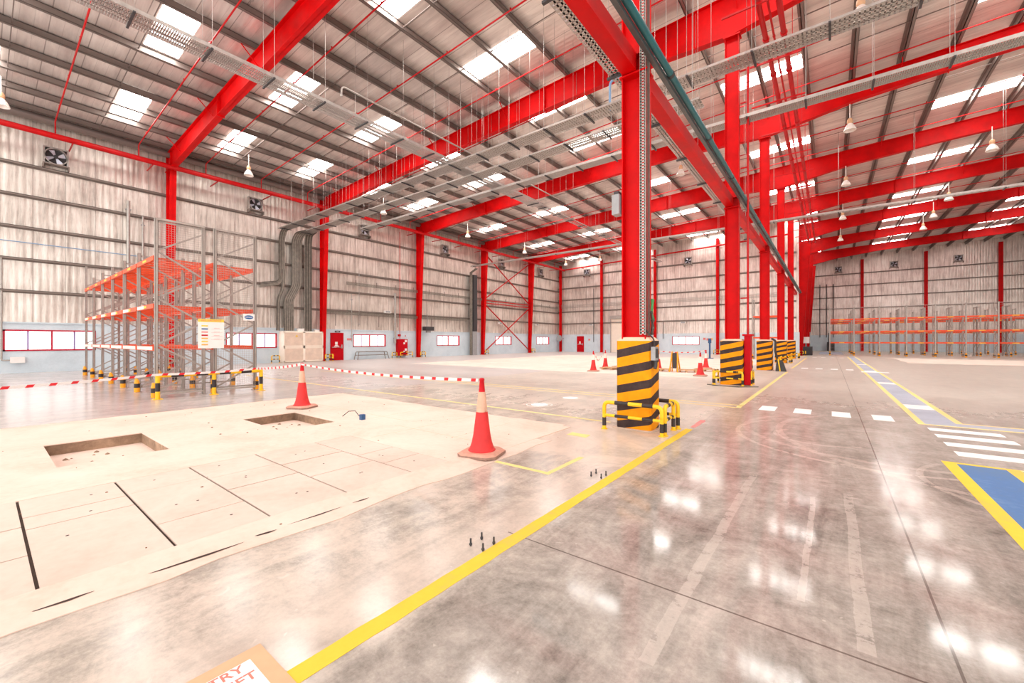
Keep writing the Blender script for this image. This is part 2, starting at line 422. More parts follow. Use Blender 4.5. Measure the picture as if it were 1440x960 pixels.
# shallow joints in the plain screed beyond the slabs
mb = MB()
for a, b in (((-10.9, 1.3), (-9.0, 1.9)),): pass
for x0, x1, y0, y1 in ((-9.9, -6.2, 4.86, 4.868), (-7.0, -6.992, 4.4, 6.1), (-5.6, -5.593, 3.7, 6.1), (-6.1, -3.9, 4.5, 4.507), (-4.6, -4.593, 4.4, 5.9), (-9.2, -9.193, -2, 0.2)):
    mb.box(x0, x1, y0, y1, ST, ST + .0006)
mb.build('saw_cut', simple('tan_saw_cut', (222, 180, 140), .8), floor)
mb = MB()
for _ in range(70):
    x = -10.6 + 7.3 * R(); y = -.5 + 6.4 * R()
    if any(h[0] - .1 < x < h[1] + .1 and h[2] - .1 < y < h[3] + .1 for h in pits): continue
    r = .004 + .011 * R() ** 3; mb.lathe([(0, ST + r * .6 + .004), (r, ST + .006), (r * 1.3, ST)], (x, y, 0), 6)
o = mb.build('rubble_crumbs', simple('brown_crumbs', (130, 92, 66), .9), floor); o['kind'] = 'stuff'
for p in pits:
    x0, x1, y0, y1 = p; dz = -.145
    mb = MB(); mb.box(x0, x1, y0, y1, dz - .02, dz); q = mb.build('pit_bottom', 'screed', floor)
    mb = MB(); t = .03
    mb.box(x0 - t, x0, y0 - t, y1 + t, dz, .0); mb.box(x1, x1 + t, y0 - t, y1 + t, dz, .0)
    mb.box(x0 - .0, x1, y0 - t, y0, dz, .0); mb.box(x0, x1, y1, y1 + t, dz, .0)
    mb.build('pit_wall', 'pitwall', floor)
    mb = MB()
    for _ in range(14):
        r = .008 + .02 * R(); mb.lathe([(0, dz + r), (r, dz + r * .4), (r * 1.2, dz)], (x0 + .1 + (x1 - x0 - .2) * R(), y0 + .1 + (y1 - y0 - .2) * R(), 0), 6)
    o = mb.build('pit_rubble', 'pitwall', floor); o['kind'] = 'stuff'
mb = MB(); mb.prism(edge_poly(-22, -3.7, 17.6, 38, .8, .12), 'z', .001, .006); tag(mb.build('screed_patch', 'farscreed', floor), 'pale screed patch beyond the cones')
mb = MB(); mb.prism(edge_poly(4.2, 20, 38, 48, .8, .08), 'z', .001, .006); tag(mb.build('screed_patch', 'farscreed', floor), 'pale patch in front of the racks')

def line(name, m, x0, x1, y0, y1, z=.002, j=.0):
    mb = MB()
    if j: mb.prism(edge_poly(x0, x1, y0, y1, .15, j), 'z', .0005, z)
    else: mb.box(x0, x1, y0, y1, .0005, z)
    return mb.build(name, m, floor)
line('yellow_line', 'lineyellow', -1.95, -1.835, -.6, 7.38, .002, .005)
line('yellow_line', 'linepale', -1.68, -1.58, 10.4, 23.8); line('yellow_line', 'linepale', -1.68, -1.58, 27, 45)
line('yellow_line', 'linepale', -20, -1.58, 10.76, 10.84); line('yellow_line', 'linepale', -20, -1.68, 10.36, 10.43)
line('yellow_line', 'linepale', -20, -3.2, 7.08, 7.15); line('yellow_line', 'linepale', -3.4, -2.5, 3.9, 3.97, .002, .006)
line('yellow_line', 'linepale', -2.56, -2.5, 3.97, 4.75, .002, .006)
line('yellow_mark', 'linepale', -3.35, -3.0, 5.75, 5.95, .003, .02)
line('red_mark', 'markred', -1.93, -1.84, 7.55, 8.35, .002, .012)
for y0 in (8.05, 9.5):
    mb = MB(); mb.lathe([(0, .003), (.2, .003), (.2, .001)], (-5.4, y0, 0), 28); mb.build('white_disc', 'linewhite', floor)
    if y0 < 9:
        mb = MB(); mb.lathe([(.29, .001), (.29, .003), (.31, .003), (.31, .001)], (-5.4, y0, 0), 28); mb.build('white_ring', 'linewhite', floor)
for y0, y1 in ((10.37, 11.08), (27.1, 27.9), (45.6, 46.4)):
    for x0 in (-1.235, -.61, .03, .66): line('white_dash', 'linewhite', x0, x0 + .3, y0, y1)
line('walkway_paint', 'lineblue', 1.22, 1.62, -1, 7.3, .0015); line('yellow_line', 'lineyellow', 1.10, 1.22, -1, 7.36); line('yellow_line', 'lineyellow', 1.62, 1.74, -1, 7.36)
line('yellow_line', 'lineyellow', 1.22, 1.62, 7.28, 7.36); line('yellow_line', 'linepale', 1.74, 6, 7.28, 7.36)
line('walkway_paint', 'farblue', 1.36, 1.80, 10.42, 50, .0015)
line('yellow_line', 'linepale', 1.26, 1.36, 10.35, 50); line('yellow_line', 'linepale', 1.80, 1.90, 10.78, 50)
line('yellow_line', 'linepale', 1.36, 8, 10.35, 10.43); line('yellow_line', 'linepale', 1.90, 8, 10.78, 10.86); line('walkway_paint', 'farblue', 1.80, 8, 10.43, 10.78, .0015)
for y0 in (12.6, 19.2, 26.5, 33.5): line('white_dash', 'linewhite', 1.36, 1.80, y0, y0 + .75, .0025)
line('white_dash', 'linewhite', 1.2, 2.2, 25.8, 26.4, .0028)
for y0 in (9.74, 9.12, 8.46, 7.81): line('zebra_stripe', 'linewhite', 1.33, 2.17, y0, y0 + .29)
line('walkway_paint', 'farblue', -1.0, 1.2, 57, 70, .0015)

# ---------------------------------------------------------------- ceiling
ceil = MB()
ceil.add([(XW - .4, YS, zroof(XW - .4)), (XE, YS, zroof(XE)), (XE, YR + .4, zroof(XE)), (XW - .4, YR + .4, zroof(XW - .4))], [(3, 2, 1, 0)])
ceiling = ceil.build('ceiling', 'roof'); tag(ceiling, kind='structure')
PX = [-7.4 - 1.67 * k for k in range(14)][::-1] + [-7.4 + 1.64 * k for k in range(1, 23)]
for x in PX:
    if x < XW + .2: continue
    z = ztop(x); y1 = YB if x < XC - .2 else YR
    mb = MB(); h = .29; t = .014; f = .11        # Z section
    mb.box(x - t, x + t, YS, y1, z + .005, z + h); mb.box(x - t, x + f, YS, y1, z + .005, z + .02); mb.box(x - f, x + t, YS, y1, z + h - .015, z + h)
    mb.box(x + f - .012, x + f, YS, y1, z + .005, z + .04)
    mb.build('purlin', 'purlin', ceiling)
# eave gutter curtain
mb = MB(); mb.tube([(XW + .45, YS, ztop(XW) - .02), (XW + .45, YB, ztop(XW) - .02)], .2, 12); mb.build('eave_duct', 'purlin', ceiling)
SKX = [(-27.3, -24.2), (-20.6, -17.5), (-12.35, -9.15), (-4.05, -.9), (4.15, 7.3), (12.4, 15.5)]
for x0, x1 in SKX:
    for k in range(17):
        y = 4.35 + 4.38 * (k - 1)
        if x1 < XC and y > YB - 1: continue
        if y > YR - 1: continue
        mb = MB(); e = .012
        mb.add([(x0, y - .52, zroof(x0) - e), (x1, y - .52, zroof(x1) - e), (x1, y + .52, zroof(x1) - e), (x0, y + .52, zroof(x0) - e)], [(3, 2, 1, 0)])
        mb.build('skylight', 'skylight', ceiling)
# sag rods between the purlins
for fy in [-2.2] + FR_R:
    for dy in (2.9, 5.9):
        mb = MB(); x1 = XC - .2 if fy + dy > YB else XW + 1
        mb.bar((x1, fy + dy, ztop(x1) + .13), (XE - 2, fy + dy, ztop(XE - 2) + .13), .03, .03)
        mb.build('sag_rod', 'purlin', ceiling)

# ---------------------------------------------------------------- walls
WZ = 2.35
WINY = [(.67, 3.69), (9.46, 12.48), (18.17, 21.2), (26.98, 30.03), (35.7, 38.72), (44.0, 47.02)]
WX = (-14.6, -11.62)
def wall_cells(mb, axis, fix0, fix1, u0, u1, z0, z1, holes):
    for a, b, c, d in rect_cells(u0, u1, z0, z1, holes):
        if axis == 'x': mb.box(fix0, fix1, a, b, c, d)
        else: mb.box(a, b, fix0, fix1, c, d)
wl = MB(); wall_cells(wl, 'x', XW - .2, XW + .02, YS, YB, 0, WZ, [(a, b, 1.02, 2.02) for a, b in WINY])
wall_left = wl.build('wall_left', 'wainscot'); tag(wall_left, kind='structure')
mb = MB(); mb.box(XW - .12, XW, YS, YB + .2, WZ, zroof(XW)); mb.build('cladding', 'clad_x', wall_left)
mb = MB(); mb.box(XW, XW + .07, YS, YB, WZ - .03, WZ + .03); mb.build('wainscot_cap', 'wainscot', wall_left)
for z in (3.86, 5.36, 6.85, 8.34, 9.8):
    mb = MB(); mb.box(XW, XW + .16, YS, YB, z, z + .022); mb.box(XW + .14, XW + .16, YS, YB, z - .07, z + .022); mb.box(XW, XW + .02, YS, YB, z - .13, z)
    mb.build('girt', 'girt', wall_left)
wb = MB(); wall_cells(wb, 'y', YB - .02, YB + .2, XW, XC + .25, 0, WZ, [(WX[0], WX[1], 1.02, 2.02)])
wall_back = wb.build('wall_back', 'wainscot'); tag(wall_back, kind='structure')
mb = MB(); mb.prism([(XW, WZ), (XC + .2, WZ), (XC + .2, zroof(XC)), (XW, zroof(XW))], 'y', YB, YB + .12); mb.build('cladding', 'clad_y', wall_back)
for z in (3.86, 5.5, 7.12, 8.72, 10.34):
    mb = MB(); mb.box(XW, XC, YB - .16, YB, z, z + .022); mb.box(XW, XC, YB - .16, YB - .14, z - .08, z + .022); mb.box(XW, XC, YB - .02, YB, z - .14, z)
    mb.build('girt', 'girt', wall_back)
wr = MB(); wr.box(XC, XE, YR - .02, YR + .2, 0, WZ)
wall_far = wr.build('wall_far', 'wainscot'); tag(wall_far, kind='structure')
mb = MB(); mb.prism([(XC, WZ), (XE, WZ), (XE, zroof(XE)), (XC, zroof(XC))], 'y', YR, YR + .12); mb.build('cladding', 'clad_y', wall_far)
for z in (4.2, 6.3, 7.95, 9.65, 11.35):
    mb = MB(); mb.box(XC, XE, YR - .16, YR, z, z + .03); mb.box(XC, XE, YR - .16, YR - .14, z - .1, z + .03); mb.build('girt', 'girt', wall_far)
we = MB(); we.box(XE, XE + .2, 14, YR, 0, WZ); wall_right_unseen = we.build('wall_right_unseen', 'wainscot'); tag(wall_right_unseen, kind='structure')  # unseen wall, added to cut side daylight and dim the far bay
mb = MB(); mb.box(XE, XE + .1, 14, YR, WZ, zroof(XE)); mb.build('cladding', 'clad_x', wall_right_unseen)
ws = MB(); ws.box(XC - .25, XC - .05, YB + .2, YR + .1, 0, WZ)
wall_side = ws.build('wall_side', 'wainscot'); tag(wall_side, kind='structure')
mb = MB(); mb.box(XC - .2, XC - .08, YB + .2, YR + .1, WZ, zroof(XC - .2)); mb.build('cladding', 'clad_x', wall_side)
for z in (3.9, 5.5, 7.1, 8.7, 10.3):
    mb = MB(); mb.box(XC - .08, XC + .06, YB + .2, YR, z, z + .03); mb.build('girt', 'girt', wall_side)

def window(n, axis, a, b, fix):
    w = bpy.data.objects.new('window_%d' % n, None); C.objects.link(w); tag(w, kind='structure')
    z0, z1 = 1.02, 2.02
    def bx(mb, u0, u1, v0, v1, d0, d1):
        if axis == 'x': mb.box(fix - d1, fix - d0, u0, u1, v0, v1)
        else: mb.box(u0, u1, fix + d0, fix + d1, v0, v1)
    mb = MB(); t = .07
    bx(mb, a, b, z0, z0 + t, -.05, .1); bx(mb, a, b, z1 - t, z1, -.05, .1); bx(mb, a, a + t, z0, z1, -.05, .1); bx(mb, b - t, b, z0, z1, -.05, .1)
    m = (a + b) / 2; bx(mb, m - .03, m + .03, z0, z1, -.03, .08)
    mb.build('window_frame', 'magenta', w)
    for q in ((a + m) / 2, (m + b) / 2):
        mb = MB(); bx(mb, q - .03, q + .03, z0 + t, z1 - t, 0, .05); mb.build('mullion', M.setdefault('mullion', simple('mullion_violet', (150, 130, 180), .4)), w)
    mb = MB(); bx(mb, a + .03, b - .03, z0 + .03, z1 - .03, .03, .036); mb.build('pane', 'glass', w)
for i, (a, b) in enumerate(WINY): window(i + 1, 'x', a, b, XW)
window(7, 'y', WX[0], WX[1], YB)

# ---------------------------------------------------------------- red steel frames
def i_beam_profile(mb, xs, top, bot, yc, fw=.28, tw=.014, tf=.022):
    """I section running along X: web plate with flanges following the two edges"""
    n = len(xs)
    mb.prism([(x, b) for x, b in zip(xs, bot)] + [(x, t) for x, t in zip(xs[::-1], top[::-1])], 'y', yc - tw, yc + tw)
    for arr, s in ((top, -1), (bot, 1)):
        for i in range(n - 1):
            a, b = (xs[i], arr[i]), (xs[i + 1], arr[i + 1])
            mb.prism([(a[0], a[1]), (b[0], b[1]), (b[0], b[1] + s * tf), (a[0], a[1] + s * tf)], 'y', yc - fw / 2, yc + fw / 2)
def rafter(y, x0, idx, label, x1=XE - 3):
    if x0 < -20: keys = [(XW + .1, 1.0), (-21.5, .88), (-11, .98), (XC - 3.5, 1.12), (XC, 1.42), (XC + 3.6, .98), (5, .86), (x1, .86)]
    else: keys = [(XC - .1, 1.75), (XC + 3.5, 1.15), (5, .86), (x1, .86)]
    xs = [k[0] for k in keys]; top = [ztop(x) for x in xs]; bot = [ztop(k[0]) - k[1] for k in keys]
    t = thing('roof_rafter', (xs[0], y, 0), label, 'rafter', 'red roof rafters')
    def sh(mb): mb.v = [(a - xs[0], b - y, c) for a, b, c in mb.v]; return mb
    mb = MB(); i_beam_profile(mb, xs, top, bot, y); sh(mb).build('beam', 'red', t)
    for xj in ([-21.5, -10.2] if x0 < -20 else []) + [3.9, 12]:
        d = [k for k in keys]
        dep = .9 if xj != -10.2 else 1.0
        mb = MB(); zt = ztop(xj); mb.box(xj - .02, xj + .02, y - .15, y + .15, zt - dep - .04, zt + .03)
        for s in (-1, 1):
            for q in range(5): mb.lathe([(0, .03), (.018, .03), (.018, -.03)], (xj, y + s * .09, zt - .1 - q * .18), 6, 'x')
        sh(mb).build('splice_plate', 'red', t)
    # stiffeners and fly braces under the purlins
    for x in PX[1::3]:
        if x < xs[0] + .5 or x > 18: continue
        for s in (-1, 1):
            mb = MB(); mb.bar((x, y + s * .02, ztop(x) - .55), (x, y + s * .62, ztop(x) + .02), .03, .03); sh(mb).build('fly_brace', 'red', t)
    return t
RL = ['red steel roof rafter crossing above the grey and orange rack, nearest to us',
      'red roof rafter passing over the first striped column guard, second from us',
      'red roof rafter landing on the second free-standing red column',
      'red roof rafter landing on the third free-standing red column', 'red roof rafter just before the back wall, landing on the fourth column',
      'red roof rafter on the big tapered column, right bay only', 'red roof rafter in the dim right bay, second from the far wall',
      'dark red rafter closest to the far wall above the long racks']
for k in range(8): rafter(FR_R[k], XW if k < 5 else XC, k, RL[k])

def wall_column(y, label):
    t = thing('wall_column', (XW, y, 0), label, 'steel column', 'tapered red columns along the left wall')
    mb = MB(); H = ztop(XW) - .03; d0, d1 = .42, .95; fw = .15
    xb = .17
    mb.prism([(xb, 0), (d0, 0), (d1, H - .95), (d1, H), (xb, H)], 'y', -.012, .012)
    mb.prism([(d0 - .02, 0), (d0, 0), (d1, H - .95), (d1 - .02, H - .95)], 'y', -fw, fw); mb.box(d1 - .02, d1, -fw, fw, H - .95, H)
    mb.box(xb, xb + .02, -fw, fw, 0, H)
    mb.build('shaft', 'red', t)
    mb = MB(); mb.box(.1, d0 + .06, -.2, .2, 0.001, .03)
    for sx in (.2, .42):
        for sy in (-.15, .15): mb.lathe([(0, .08), (.016, .08), (.016, .03)], (sx, sy, 0), 6)
    mb.build('base_plate', 'red', t)
    mb = MB()
    for z in (2.6, 5.3, 8.3): mb.box(xb, d0, -fw + .01, fw - .01, z, z + .015)
    mb.build('stiffener', 'red', t)
    return t
WL = ['tapered red wall column rising behind the grey and orange rack', 'tapered red wall column beside the cream louvred cabinet', 'tapered red wall column between the red hose cabinet and the dark wall speaker',
      'tapered red wall column at the near side of the crossed braces', 'tapered red wall column at the far side of the crossed braces']
for k in range(5): wall_column((6.65, 15.55, 24.5, 33.3, 42.1)[k], WL[k])
def post(x, y, label, top, w=.26, d=.3, group='slim red posts on the back walls'):
    t = thing('wall_post', (x, y, 0), label, 'steel post', group)
    mb = MB(); mb.box(-w / 2, w / 2, -d, -d + .02, 0, top); mb.box(-w / 2, w / 2, -.02, 0, 0, top); mb.box(-.012, .012, -d, 0, 0, top); mb.build('shaft', 'red', t)
    mb = MB(); mb.box(-w / 2 - .05, w / 2 + .05, -d - .05, 0, 0.001, .03); mb.build('base_plate', 'red', t)
    return t
post(XW + .45, YB - .17, 'red corner post where the left and back walls meet', ztop(XW) - .1)
BX = [(-23.4, 'slim red post on the back wall right of the small red door'), (-16.5, 'slim red post on the back wall left of its only window'), (-9.7, 'slim red post on the back wall right of its only window')]
for x, l in BX: post(x, YB - .17, l, ztop(x) - .3)
for i, (x, l) in enumerate([(3.7, 'red post on the far right wall, leftmost above the racks'), (10.25, 'red post on the far right wall, middle one above the racks'), (16.9, 'red post on the far right wall, rightmost in view')]):
    post(x, YR - .17, l, ztop(x) - .3, .34)

def centre_column(k, label):
    y = FR[k]; t = thing('centre_column', (XC, y, 0), label, 'steel column', 'free-standing red columns')
    d, fw = .42, .26; H = ztop(XC) - 1.46
    mb = MB(); mb.box(-d / 2, -d / 2 + .02, -fw / 2, fw / 2, 0, H); mb.box(d / 2 - .02, d / 2, -fw / 2, fw / 2, 0, H); mb.box(-d / 2, d / 2, -.012, .012, 0, H)
    mb.build('shaft', 'red', t)
    mb = MB(); mb.box(-d / 2 - .03, d / 2 + .03, -fw / 2 - .03, fw / 2 + .03, 6.0, 6.03)
    mb.box(-d / 2 + .02, d / 2 - .02, -fw / 2 + .01, -.012, 6.34, 6.36); mb.build('splice_plate', 'red', t)
    mb = MB(); mb.box(-d / 2 - .05, d / 2 + .05, -fw / 2 - .05, fw / 2 + .05, H - .03, H + .02); mb.build('cap_plate', 'red', t)
    return t
CL = ['big red free-standing column nearest to us, in the largest striped guard', 'second red free-standing column, by the red riser box', 'third red free-standing column in the row', 'fourth red free-standing column in the row', 'fifth red free-standing column, just before the tapered one']
for k in range(5): centre_column(k, CL[k])
def taper_column(k, label):
    t = thing('tapered_column', (XC, FR[k], 0), label, 'steel column', 'tapered red columns at the end of the row')
    H = ztop(XC) - 1.7; a = -.12; fw = .18
    mb = MB(); mb.prism([(a, 0), (.42, 0), (1.15, H), (a, H)], 'y', -.015, .015); mb.box(a, a + .02, -fw, fw, 0, H)
    mb.prism([(.40, 0), (.42, 0), (1.15, H), (1.13, H)], 'y', -fw, fw); mb.build('shaft', 'red', t)
    mb = MB(); mb.box(a - .05, .5, -fw - .05, fw + .05, 0.001, .03); mb.build('base_plate', 'red', t)
taper_column(5, 'bright red tapered column closing the row of free-standing columns')
taper_column(6, 'shaded red tapered column directly behind the bright one'); taper_column(7, 'furthest shaded red tapered column near the far wall')

# tie beams along the column line
for k in range(-1, 5):
    y0 = (FR[k] if k >= 0 else -2.0) + (.15 if k >= 0 else 0); y1 = FR[k + 1] - .13
    mb = MB(); x = XC - .07; z0, z1 = 6.05, 6.34; w = .12
    mb.box(x - w, x + w, y0, y1, z0, z1)
    o = mb.build('tie_beam', 'red')
    tag(o, ['red tie beam running overhead to the nearest big column', 'red tie beam between the first and second free-standing columns', 'red tie beam between the second and third columns',
            'red tie beam between the third and fourth columns', 'red tie beam between the fourth and fifth columns', 'red tie beam between the fifth and the tapered column'][k + 1], 'beam', 'red tie beams halfway up the column row')

# crossed braces on left wall between columns 3 and 4
t = thing('cross_bracing', (XW + .35, 37.7, 0), 'pair of crossed red steel braces between two left wall columns', 'bracing')
ya, yb = -4.2, 4.2
for a, b in (((0, ya, .3), (0, yb, 5.5)), ((.02, yb, .3), (.02, ya, 5.5)), ((0, ya, 6.0), (0, yb, 11.0)), ((.02, yb, 6.0), (.02, ya, 11.0)), ((0, ya, 5.6), (0, yb, 5.6)), ((0, ya, 5.9), (0, yb, 5.9))):
    mb = MB(); mb.bar(a, b, .09, .09); mb.build('brace', 'redpipe', t)

# ---------------------------------------------------------------- column guards
def path_round(pts, r=.09, n=6):
    out = [Vector(pts[0])]
    for i in range(1, len(pts) - 1):
        p = Vector(pts[i]); a = (Vector(pts[i - 1]) - p).normalized(); b = (Vector(pts[i + 1]) - p).normalized()
        for k in range(n + 1):
            s = k / n; q = p + a * r * (1 - s) ** 2 + b * r * s ** 2; out.append(q)
    out.append(Vector(pts[-1])); return out
def hoop(parent, a, b, h=.46, r=.033):
    """double rail hoop barrier between ground points a and b, with painted bands"""
    a = Vector((*a, 0)); b = Vector((*b, 0)); g = bpy.data.objects.new('guard_hoop', None); C.objects.link(g); g.parent = parent
    L = (b - a).length; e = (b - a) / L; up = Vector((0, 0, 1))
    mb = MB()
    for p in (a, b): mb.tube([p + up * .004, p + up * .06], r, 10); mb.tube([p + up * .2, p + up * (h * .62)], r, 10)
    mb.tube(path_round([a + up * (h * .6), a + up * h, a + up * h + e * L * .22]), r, 10)
    mb.tube(path_round([b + up * (h * .6), b + up * h, b + up * h - e * L * .22]), r, 10)
    mb.tube([a + e * L * .44 + up * h, a + e * L * .68 + up * h], r, 10)
    z2 = h * .52
    mb.tube([a + up * z2, a + e * L * .22 + up * z2], r * .8, 8); mb.tube([b - e * L * .16 + up * z2, b + up * z2], r * .8, 8); mb.tube([a + e * L * .44 + up * z2, a + e * L * .68 + up * z2], r * .8, 8)
    mb.k = 1
    for p in (a, b): mb.tube([p + up * .06, p + up * .2], r * 1.02, 10)
    for u0, u1 in ((.2, .44), (.68, .86)):
        mb.tube([a + e * L * u0 + up * h, a + e * L * u1 + up * h], r * 1.02, 10); mb.tube([a + e * L * u0 + up * z2, a + e * L * u1 + up * z2], r * .83, 8)
    mb.k = 0
    for p in (a, b): mb.lathe([(0, .012), (.055, .012), (.055, .001)], tuple(p), 12)
    me = mb.build('hoop_rail', ['yellow', 'black'], parent)
    bpy.data.objects.remove(g)
    return me
stripes = {}
def col_guard(cx, cy, w, d, label, hoops, ph=0.):
    t = thing('column_guard', (cx, cy, 0), label, 'column guard', 'striped column guards')
    if ph not in stripes: stripes[ph] = mat_stripes(ph)
    c = .03
    mb = MB(); poly = [(-w / 2 + c, -d / 2), (w / 2 - c, -d / 2), (w / 2, -d / 2 + c), (w / 2, d / 2 - c), (w / 2 - c, d / 2), (-w / 2 + c, d / 2), (-w / 2, d / 2 - c), (-w / 2, -d / 2 + c)]
    mb.prism(poly, 'z', .012, 1.5); mb.build('casing', stripes[ph], t)
    mb = MB(); k = .93
    n = len(poly); vs = [(x, y, 1.5) for x, y in poly] + [(x * .8, y * .8, 1.56) for x, y in poly]
    mb.add(vs, [(i, (i + 1) % n, n + (i + 1) % n, n + i) for i in range(n)] + [tuple(range(n, 2 * n))]); mb.build('cap', 'plinth', t)
    mb = MB(); mb.prism(edge_poly(-w / 2 - .04, w / 2 + .04, -d / 2 - .04, d / 2 + .04, .1, .02), 'z', .001, .014); mb.build('mortar_bed', 'mortar', t)
    return t
def hoop_set(cx, cy, spans, label, h=.46):
    t = thing('guard_rail', (cx, cy, 0), label, 'guard rail', 'yellow and black hoop rails round the columns')
    for a, b in spans: hoop(t, a, b, h)
    return t
GL = ['yellow and black striped guard around the nearest big red column', 'striped guard around the second red column, red riser box on its right', 'striped guard around the third red column', 'striped guard around the fourth red column', 'striped guard around the fifth red column']
HL = ['yellow and black hoop rails around the nearest striped guard', 'yellow and black hoop rails around the second striped guard', 'hoop rails around the third striped guard', 'hoop rails around the fourth striped guard', 'hoop rails around the fifth striped guard']
for k in range(5):
    y = FR[k] + .07
    col_guard(XC, y, .6 if k == 0 else .68, .44 if k == 0 else .6, GL[k], None, .645 if k == 0 else .1 * k)
    if k == 0: sp = [((-.42, -.44), (.55, -.44)), ((.57, -.36), (.55, .16)), ((-.42, .31), (.58, .31))]
    elif k == 1: sp = [((-.5, -.36), (.36, -.44)), ((-.55, -.3), (-.55, .5)), ((.55, .0), (.55, .5))]
    elif k == 2: sp = [((-.62, -.3), (-.62, .4)), ((.58, -.3), (.6, .4))]
    elif k == 3: sp = [((.0, -.5), (.5, -.48)), ((.58, -.4), (.6, .4))]
    else: sp = [((.05, -.55), (.55, -.55)), ((.6, -.5), (.6, .4))]
    hoop_set(XC, y, sp, HL[k], .46)
hoop_set(XC, FR[5] - .3, [((-.2, -.35), (.55, -.35)), ((.7, -.3), (.7, .5))], 'hoop rails at the foot of the bright tapered column')
for i, y in enumerate((6.65, 15.55, 24.5, 33.3, 42.1)):
    hoop_set(XW + .85, y + (.12 if i == 1 else 0), [((0, -.2), (0, .35)), ((-.6, .45), (-.1, .45))], ['small yellow hoop rail at the wall column behind the rack', 'small yellow hoop rail between the cream cabinet and the red door', 'small yellow hoop rail right of the red hose cabinet',
             'small yellow hoop rail at the near foot of the crossed braces', 'small yellow hoop rail at the far foot of the crossed braces'][i], .5)
hoop_set(XW + .5, 12.2, [((0, -.25), (0, .25))], 'small yellow hoop rail at the left of the cream cabinet', .5)
hoop_set(XW + .5, 21.75, [((0, -.25), (0, .25)), ((.05, .6), (.05, 1.9))], 'yellow hoop rails in front of the red hose cabinet', .5)
hoop_set(-16.5, YB - .8, [((-.3, 0), (.3, 0))], 'small yellow hoop rail on the back wall post left of the window', .5)
hoop_set(-9.7, YB - .8, [((-.3, 0), (.3, 0))], 'small yellow hoop rail on the back wall post right of the window', .5)

# things on the nearest column
t = thing('column_tray', (XC + .17, FR[0] - .15, 0), 'upright perforated cable tray on the right edge of the nearest column', 'cable tray')
mb = MB(); zz = 1.62
mb.box(-.05, -.044, -.02, .0, 1.6, 11.7); mb.box(.044, .05, -.02, .0, 1.6, 11.7)
while zz < 11.6: mb.box(-.044, .044, -.004, 0, zz, zz + .03); zz += .05
mb.box(-.044, -.02, -.004, 0, 1.6, 11.7); mb.box(.02, .044, -.004, 0, 1.6, 11.7)
mb.build('tray', 'galv', t)
mb = MB()
for i in range(4): mb.tube([(.065 + i * .013, .01 + .02 * (i % 2), 1.58), (.065 + i * .013, .01, 6), (.065 + i * .013, .01, 11.5)], .006, 6)
mb.build('cable', 'cabledark', t)
t = thing('tied_cables', (XC + .25, FR[0] + .02, 0), 'bunch of green and black cables tied to the nearest red column', 'cables')
mb = MB()
for i in range(9): mb.tube([(R() * .03, -.06 + R() * .1, 1.6), (R() * .04, -.06 + R() * .1, 1.72), (R() * .04, -.06 + R() * .1, 1.85), (R() * .03, -.06 + R() * .1, 2.0)], .009, 6)
mb.build('black_cable', 'cabledark', t)
mb = MB()
for i in range(4): mb.tube([(.01 + R() * .03, -.06 + R() * .1, 1.85), (.01 + R() * .04, -.06 + R() * .1, 2.02), (.01 + R() * .03, -.06 + R() * .1, 2.2)], .012, 6)
mb.build('green_cable', 'green', t)
t = thing('switch_box', (XC + .31, FR[0] - .1, 1.2), 'grey isolator box hanging on the right side of the nearest striped guard', 'switch box')
mb = MB(); mb.box(.0, .07, -.07, .07, -.02, .2); mb.build('box', 'midgrey', t)
mb = MB(); mb.box(.07, .085, -.05, .05, .02, .17); mb.build('cover', 'darkgrey', t)
mb = MB(); mb.tube(path_round([(.03, 0, .2), (.03, 0, .32), (-.06, 0, .42), (-.12, -.03, .5)], .05), .012, 8); mb.build('feed_cable', 'black', t)
mb = MB(); mb.tube(path_round([(.04, .02, -.02), (.05, .02, -.1), (.04, .0, -.16)], .03), .03, 8); mb.build('plug', 'darkgrey', t)
o = MB().box(-.08, .05, -.1, .08, 0, .34).build('junction_box', 'midgrey', None, (XC - .28, FR[0] - .1, 3.68)); tag(o, 'pale grey box with fitting on the left side of the nearest column', 'junction box')
mb = MB(); mb.box(-.05, .03, -.08, .06, .34, .4); q = mb.build('bracket', 'darkgrey', o)

# red riser box at the second column
t = thing('riser_cabinet', (XC + .45, FR[1] + .1, 0), 'dark red upright box beside the second striped guard', 'cabinet')
mb = MB(); mb.box(-.09, .09, -.15, .25, .03, 1.66); mb.build('box', 'redbox', t)
mb = MB(); mb.box(-.14, .14, -.2, .3, 1.66, 1.72); mb.build('lid', 'redbox', t)
t = thing('riser_pipe', (XC + .45, FR[1] + .1, 1.72), 'thin red riser pipe up the right of the second column', 'pipe')
mb = MB(); mb.tube([(0, 0, 0), (0, 0, 9.4)], .035, 8); mb.build('pipe', 'redpipe', t)
mb = MB()
for z in (1.2, 3.4, 5.6, 7.8): mb.box(-.22, .02, -.02, .02, z, z + .04)
mb.build('bracket', 'redpipe', t)
o = MB().tube([(XC - .7, FR[1] - .45, .012), (XC - .2, FR[1] - .68, .012), (XC + .4, FR[1] - .6, .012), (XC + .8, FR[1] - .3, .012), (XC + .3, FR[1] - .75, .012), (XC - .5, FR[1] - .62, .012)], .012, 6).build('loose_cable', 'cabledark'); tag(o, 'loose dark cable coiled on the floor at the second column', 'cable')
t = thing('floor_machine', (XC + .6, FR[2] - .35, 0), 'small dark machine with a hose leaning by the third striped guard', 'machine')
mb = MB(); mb.prism([(-.1, .0), (.35, 0), (.2, .5), (-.05, .55)], 'y', -.15, .15); mb.build('body', 'darkgrey', t)
mb = MB(); mb.tube(path_round([(0, 0, .5), (-.12, 0, 1.0), (-.1, 0, 1.5), (-.28, 0, 1.62)], .1), .05, 8); mb.build('hose', 'black', t)
